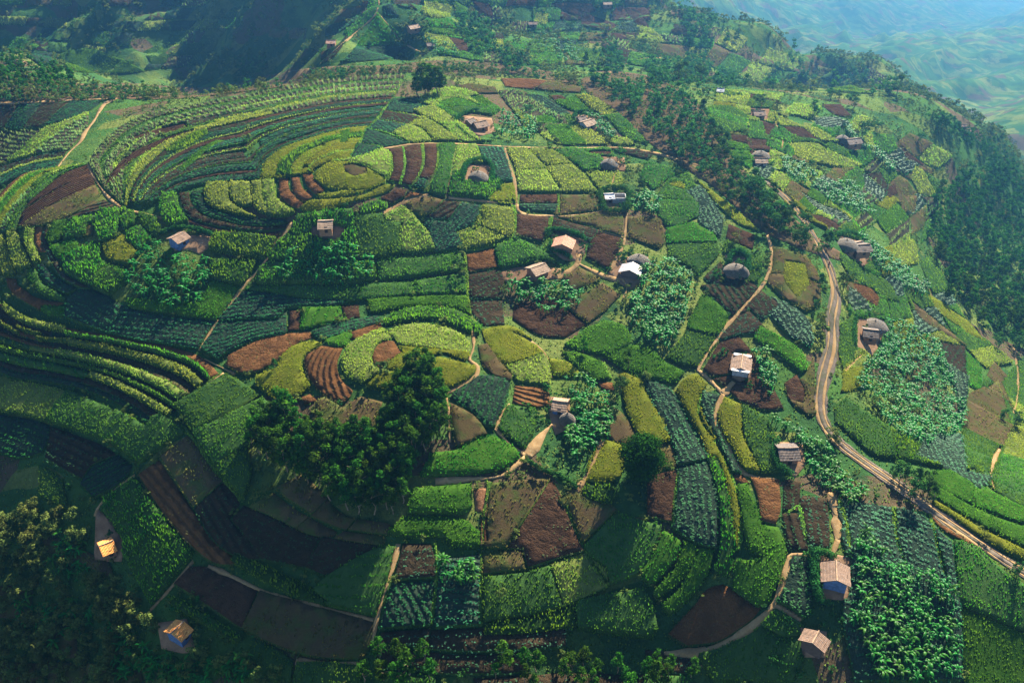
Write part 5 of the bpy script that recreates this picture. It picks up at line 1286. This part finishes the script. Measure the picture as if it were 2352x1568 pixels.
# ---------------------------------------------------------------- one person walking on the road
p = W1(1903, 612); r = link('person', None); r.location = (p.x, p.y, float(surf(p.x, p.y)[0])+.1); r.rotation_euler = (0, 0, 2.2); tag(r, 'person in dark clothes walking along the dirt road above the round hut farm', 'person')
def skinned(name, vs, es, rad, mat, par):
    me = bpy.data.meshes.new(name); me.from_pydata(vs, es, []); me.materials.append(mat); o = link(name, me, par); o.modifiers.new('Skin', 'SKIN'); o.modifiers.new('Sub', 'SUBSURF').levels = 1
    for i, q in enumerate(rad): me.skin_vertices[0].data[i].radius = (q, q*.85)
    me.skin_vertices[0].data[0].use_root = True; return o
M_SKIN = wallmat('skin', (.12, .06, .04)); M_CLOTH = wallmat('dark_cloth', (.05, .04, .07)); M_TOP = wallmat('red_cloth', (.22, .05, .05))
skinned('body', [(0, 0, .95), (0, .02, 1.2), (0, 0, 1.42), (0, .02, 1.52), (0, .03, 1.64), (.19, 0, 1.38), (.26, -.06, 1.12), (.24, .12, .92), (-.19, 0, 1.38), (-.26, .08, 1.12), (-.25, .22, .92), (.09, 0, .9), (.11, .2, .5), (.11, .12, .08), (.11, .24, .03), (-.09, 0, .9), (-.11, -.06, .5), (-.11, -.26, .12), (-.11, -.17, .03)],
 [(0, 1), (1, 2), (2, 3), (3, 4), (2, 5), (5, 6), (6, 7), (2, 8), (8, 9), (9, 10), (0, 11), (11, 12), (12, 13), (13, 14), (0, 15), (15, 16), (16, 17), (17, 18)], [.14, .13, .14, .055, .10, .07, .05, .035, .07, .05, .035, .10, .065, .045, .04, .10, .065, .045, .04], M_SKIN, r)
skinned('shirt', [(0, 0, .98), (0, .02, 1.2), (0, 0, 1.42), (.2, 0, 1.38), (.25, -.05, 1.16), (-.2, 0, 1.38), (-.25, .06, 1.16)], [(0, 1), (1, 2), (2, 3), (3, 4), (2, 5), (5, 6)], [.165, .155, .155, .09, .075, .09, .075], M_TOP, r)
mb = MB(); mb.lathe([(.30, .32), (.27, .6), (.20, .95), (.17, 1.0)], 14, (0, .02, 0)); mb.build('skirt', [M_CLOTH], r)
mb = MB(); mb.lathe([(.10, 1.60), (.115, 1.68), (.09, 1.76), (.02, 1.79)], 12, (0, .02, 0)); mb.build('hair', [M_DOOR], r)
log('things done')
# ================================================================ camera, light, air
cam = bpy.data.cameras.new('camera'); co = bpy.data.objects.new('camera', cam); C.objects.link(co)
cam.sensor_width = 36; cam.lens = 36*FPX/2352; cam.clip_end = 20000; cam.clip_start = 1
co.location = (0, 0, CZ); co.rotation_euler = (PI/2-PITCH, 0, 0); bpy.context.scene.camera = co
AZ, EL = math.radians(25), math.radians(32)
sd = Vector((math.cos(EL)*math.sin(AZ), math.cos(EL)*math.cos(AZ), math.sin(EL)))
sl = bpy.data.lights.new('sun', 'SUN'); so = bpy.data.objects.new('sun', sl); C.objects.link(so)
sl.energy = 5.0; sl.angle = math.radians(.5); sl.color = (1, .89, .70); so.rotation_euler = (-sd).to_track_quat('-Z', 'Y').to_euler()
w = bpy.data.worlds.new('World'); bpy.context.scene.world = w; w.use_nodes = True; nt = w.node_tree
bg = nt.nodes['Background']; sky = nt.nodes.new('ShaderNodeTexSky'); sky.sky_type = 'NISHITA'; sky.sun_disc = False; sky.altitude = 2800; sky.dust_density = .3; sky.air_density = .9
sky.sun_elevation = EL; sky.sun_rotation = AZ; nt.links.new(sky.outputs[0], bg.inputs[0]); bg.inputs[1].default_value = .05
HAZE = True
if HAZE:
    m, nt, N, L = newmat('haze_air'); v = N('ShaderNodeVolumePrincipled'); v.inputs['Color'].default_value = (.14, .47, 1, 1); v.inputs['Density'].default_value = .00022; v.inputs['Anisotropy'].default_value = .83
    o = N('ShaderNodeOutputMaterial'); L(v.outputs[0], o.inputs['Volume'])
    mb = MB(); zb = float(HH.min())-2; zt = CZ+60; mb.box((300, 7300, (zb+zt)/2), (10100, 16000, zt-zb))
    tag(mb.build('haze', m), kind='stuff')
sc = bpy.context.scene; sc.view_settings.view_transform = 'Standard'; sc.view_settings.look = 'None'; sc.view_settings.exposure = 2.75
sc.cycles.volume_step_rate = 4
log('scene ready', len(bpy.data.objects))
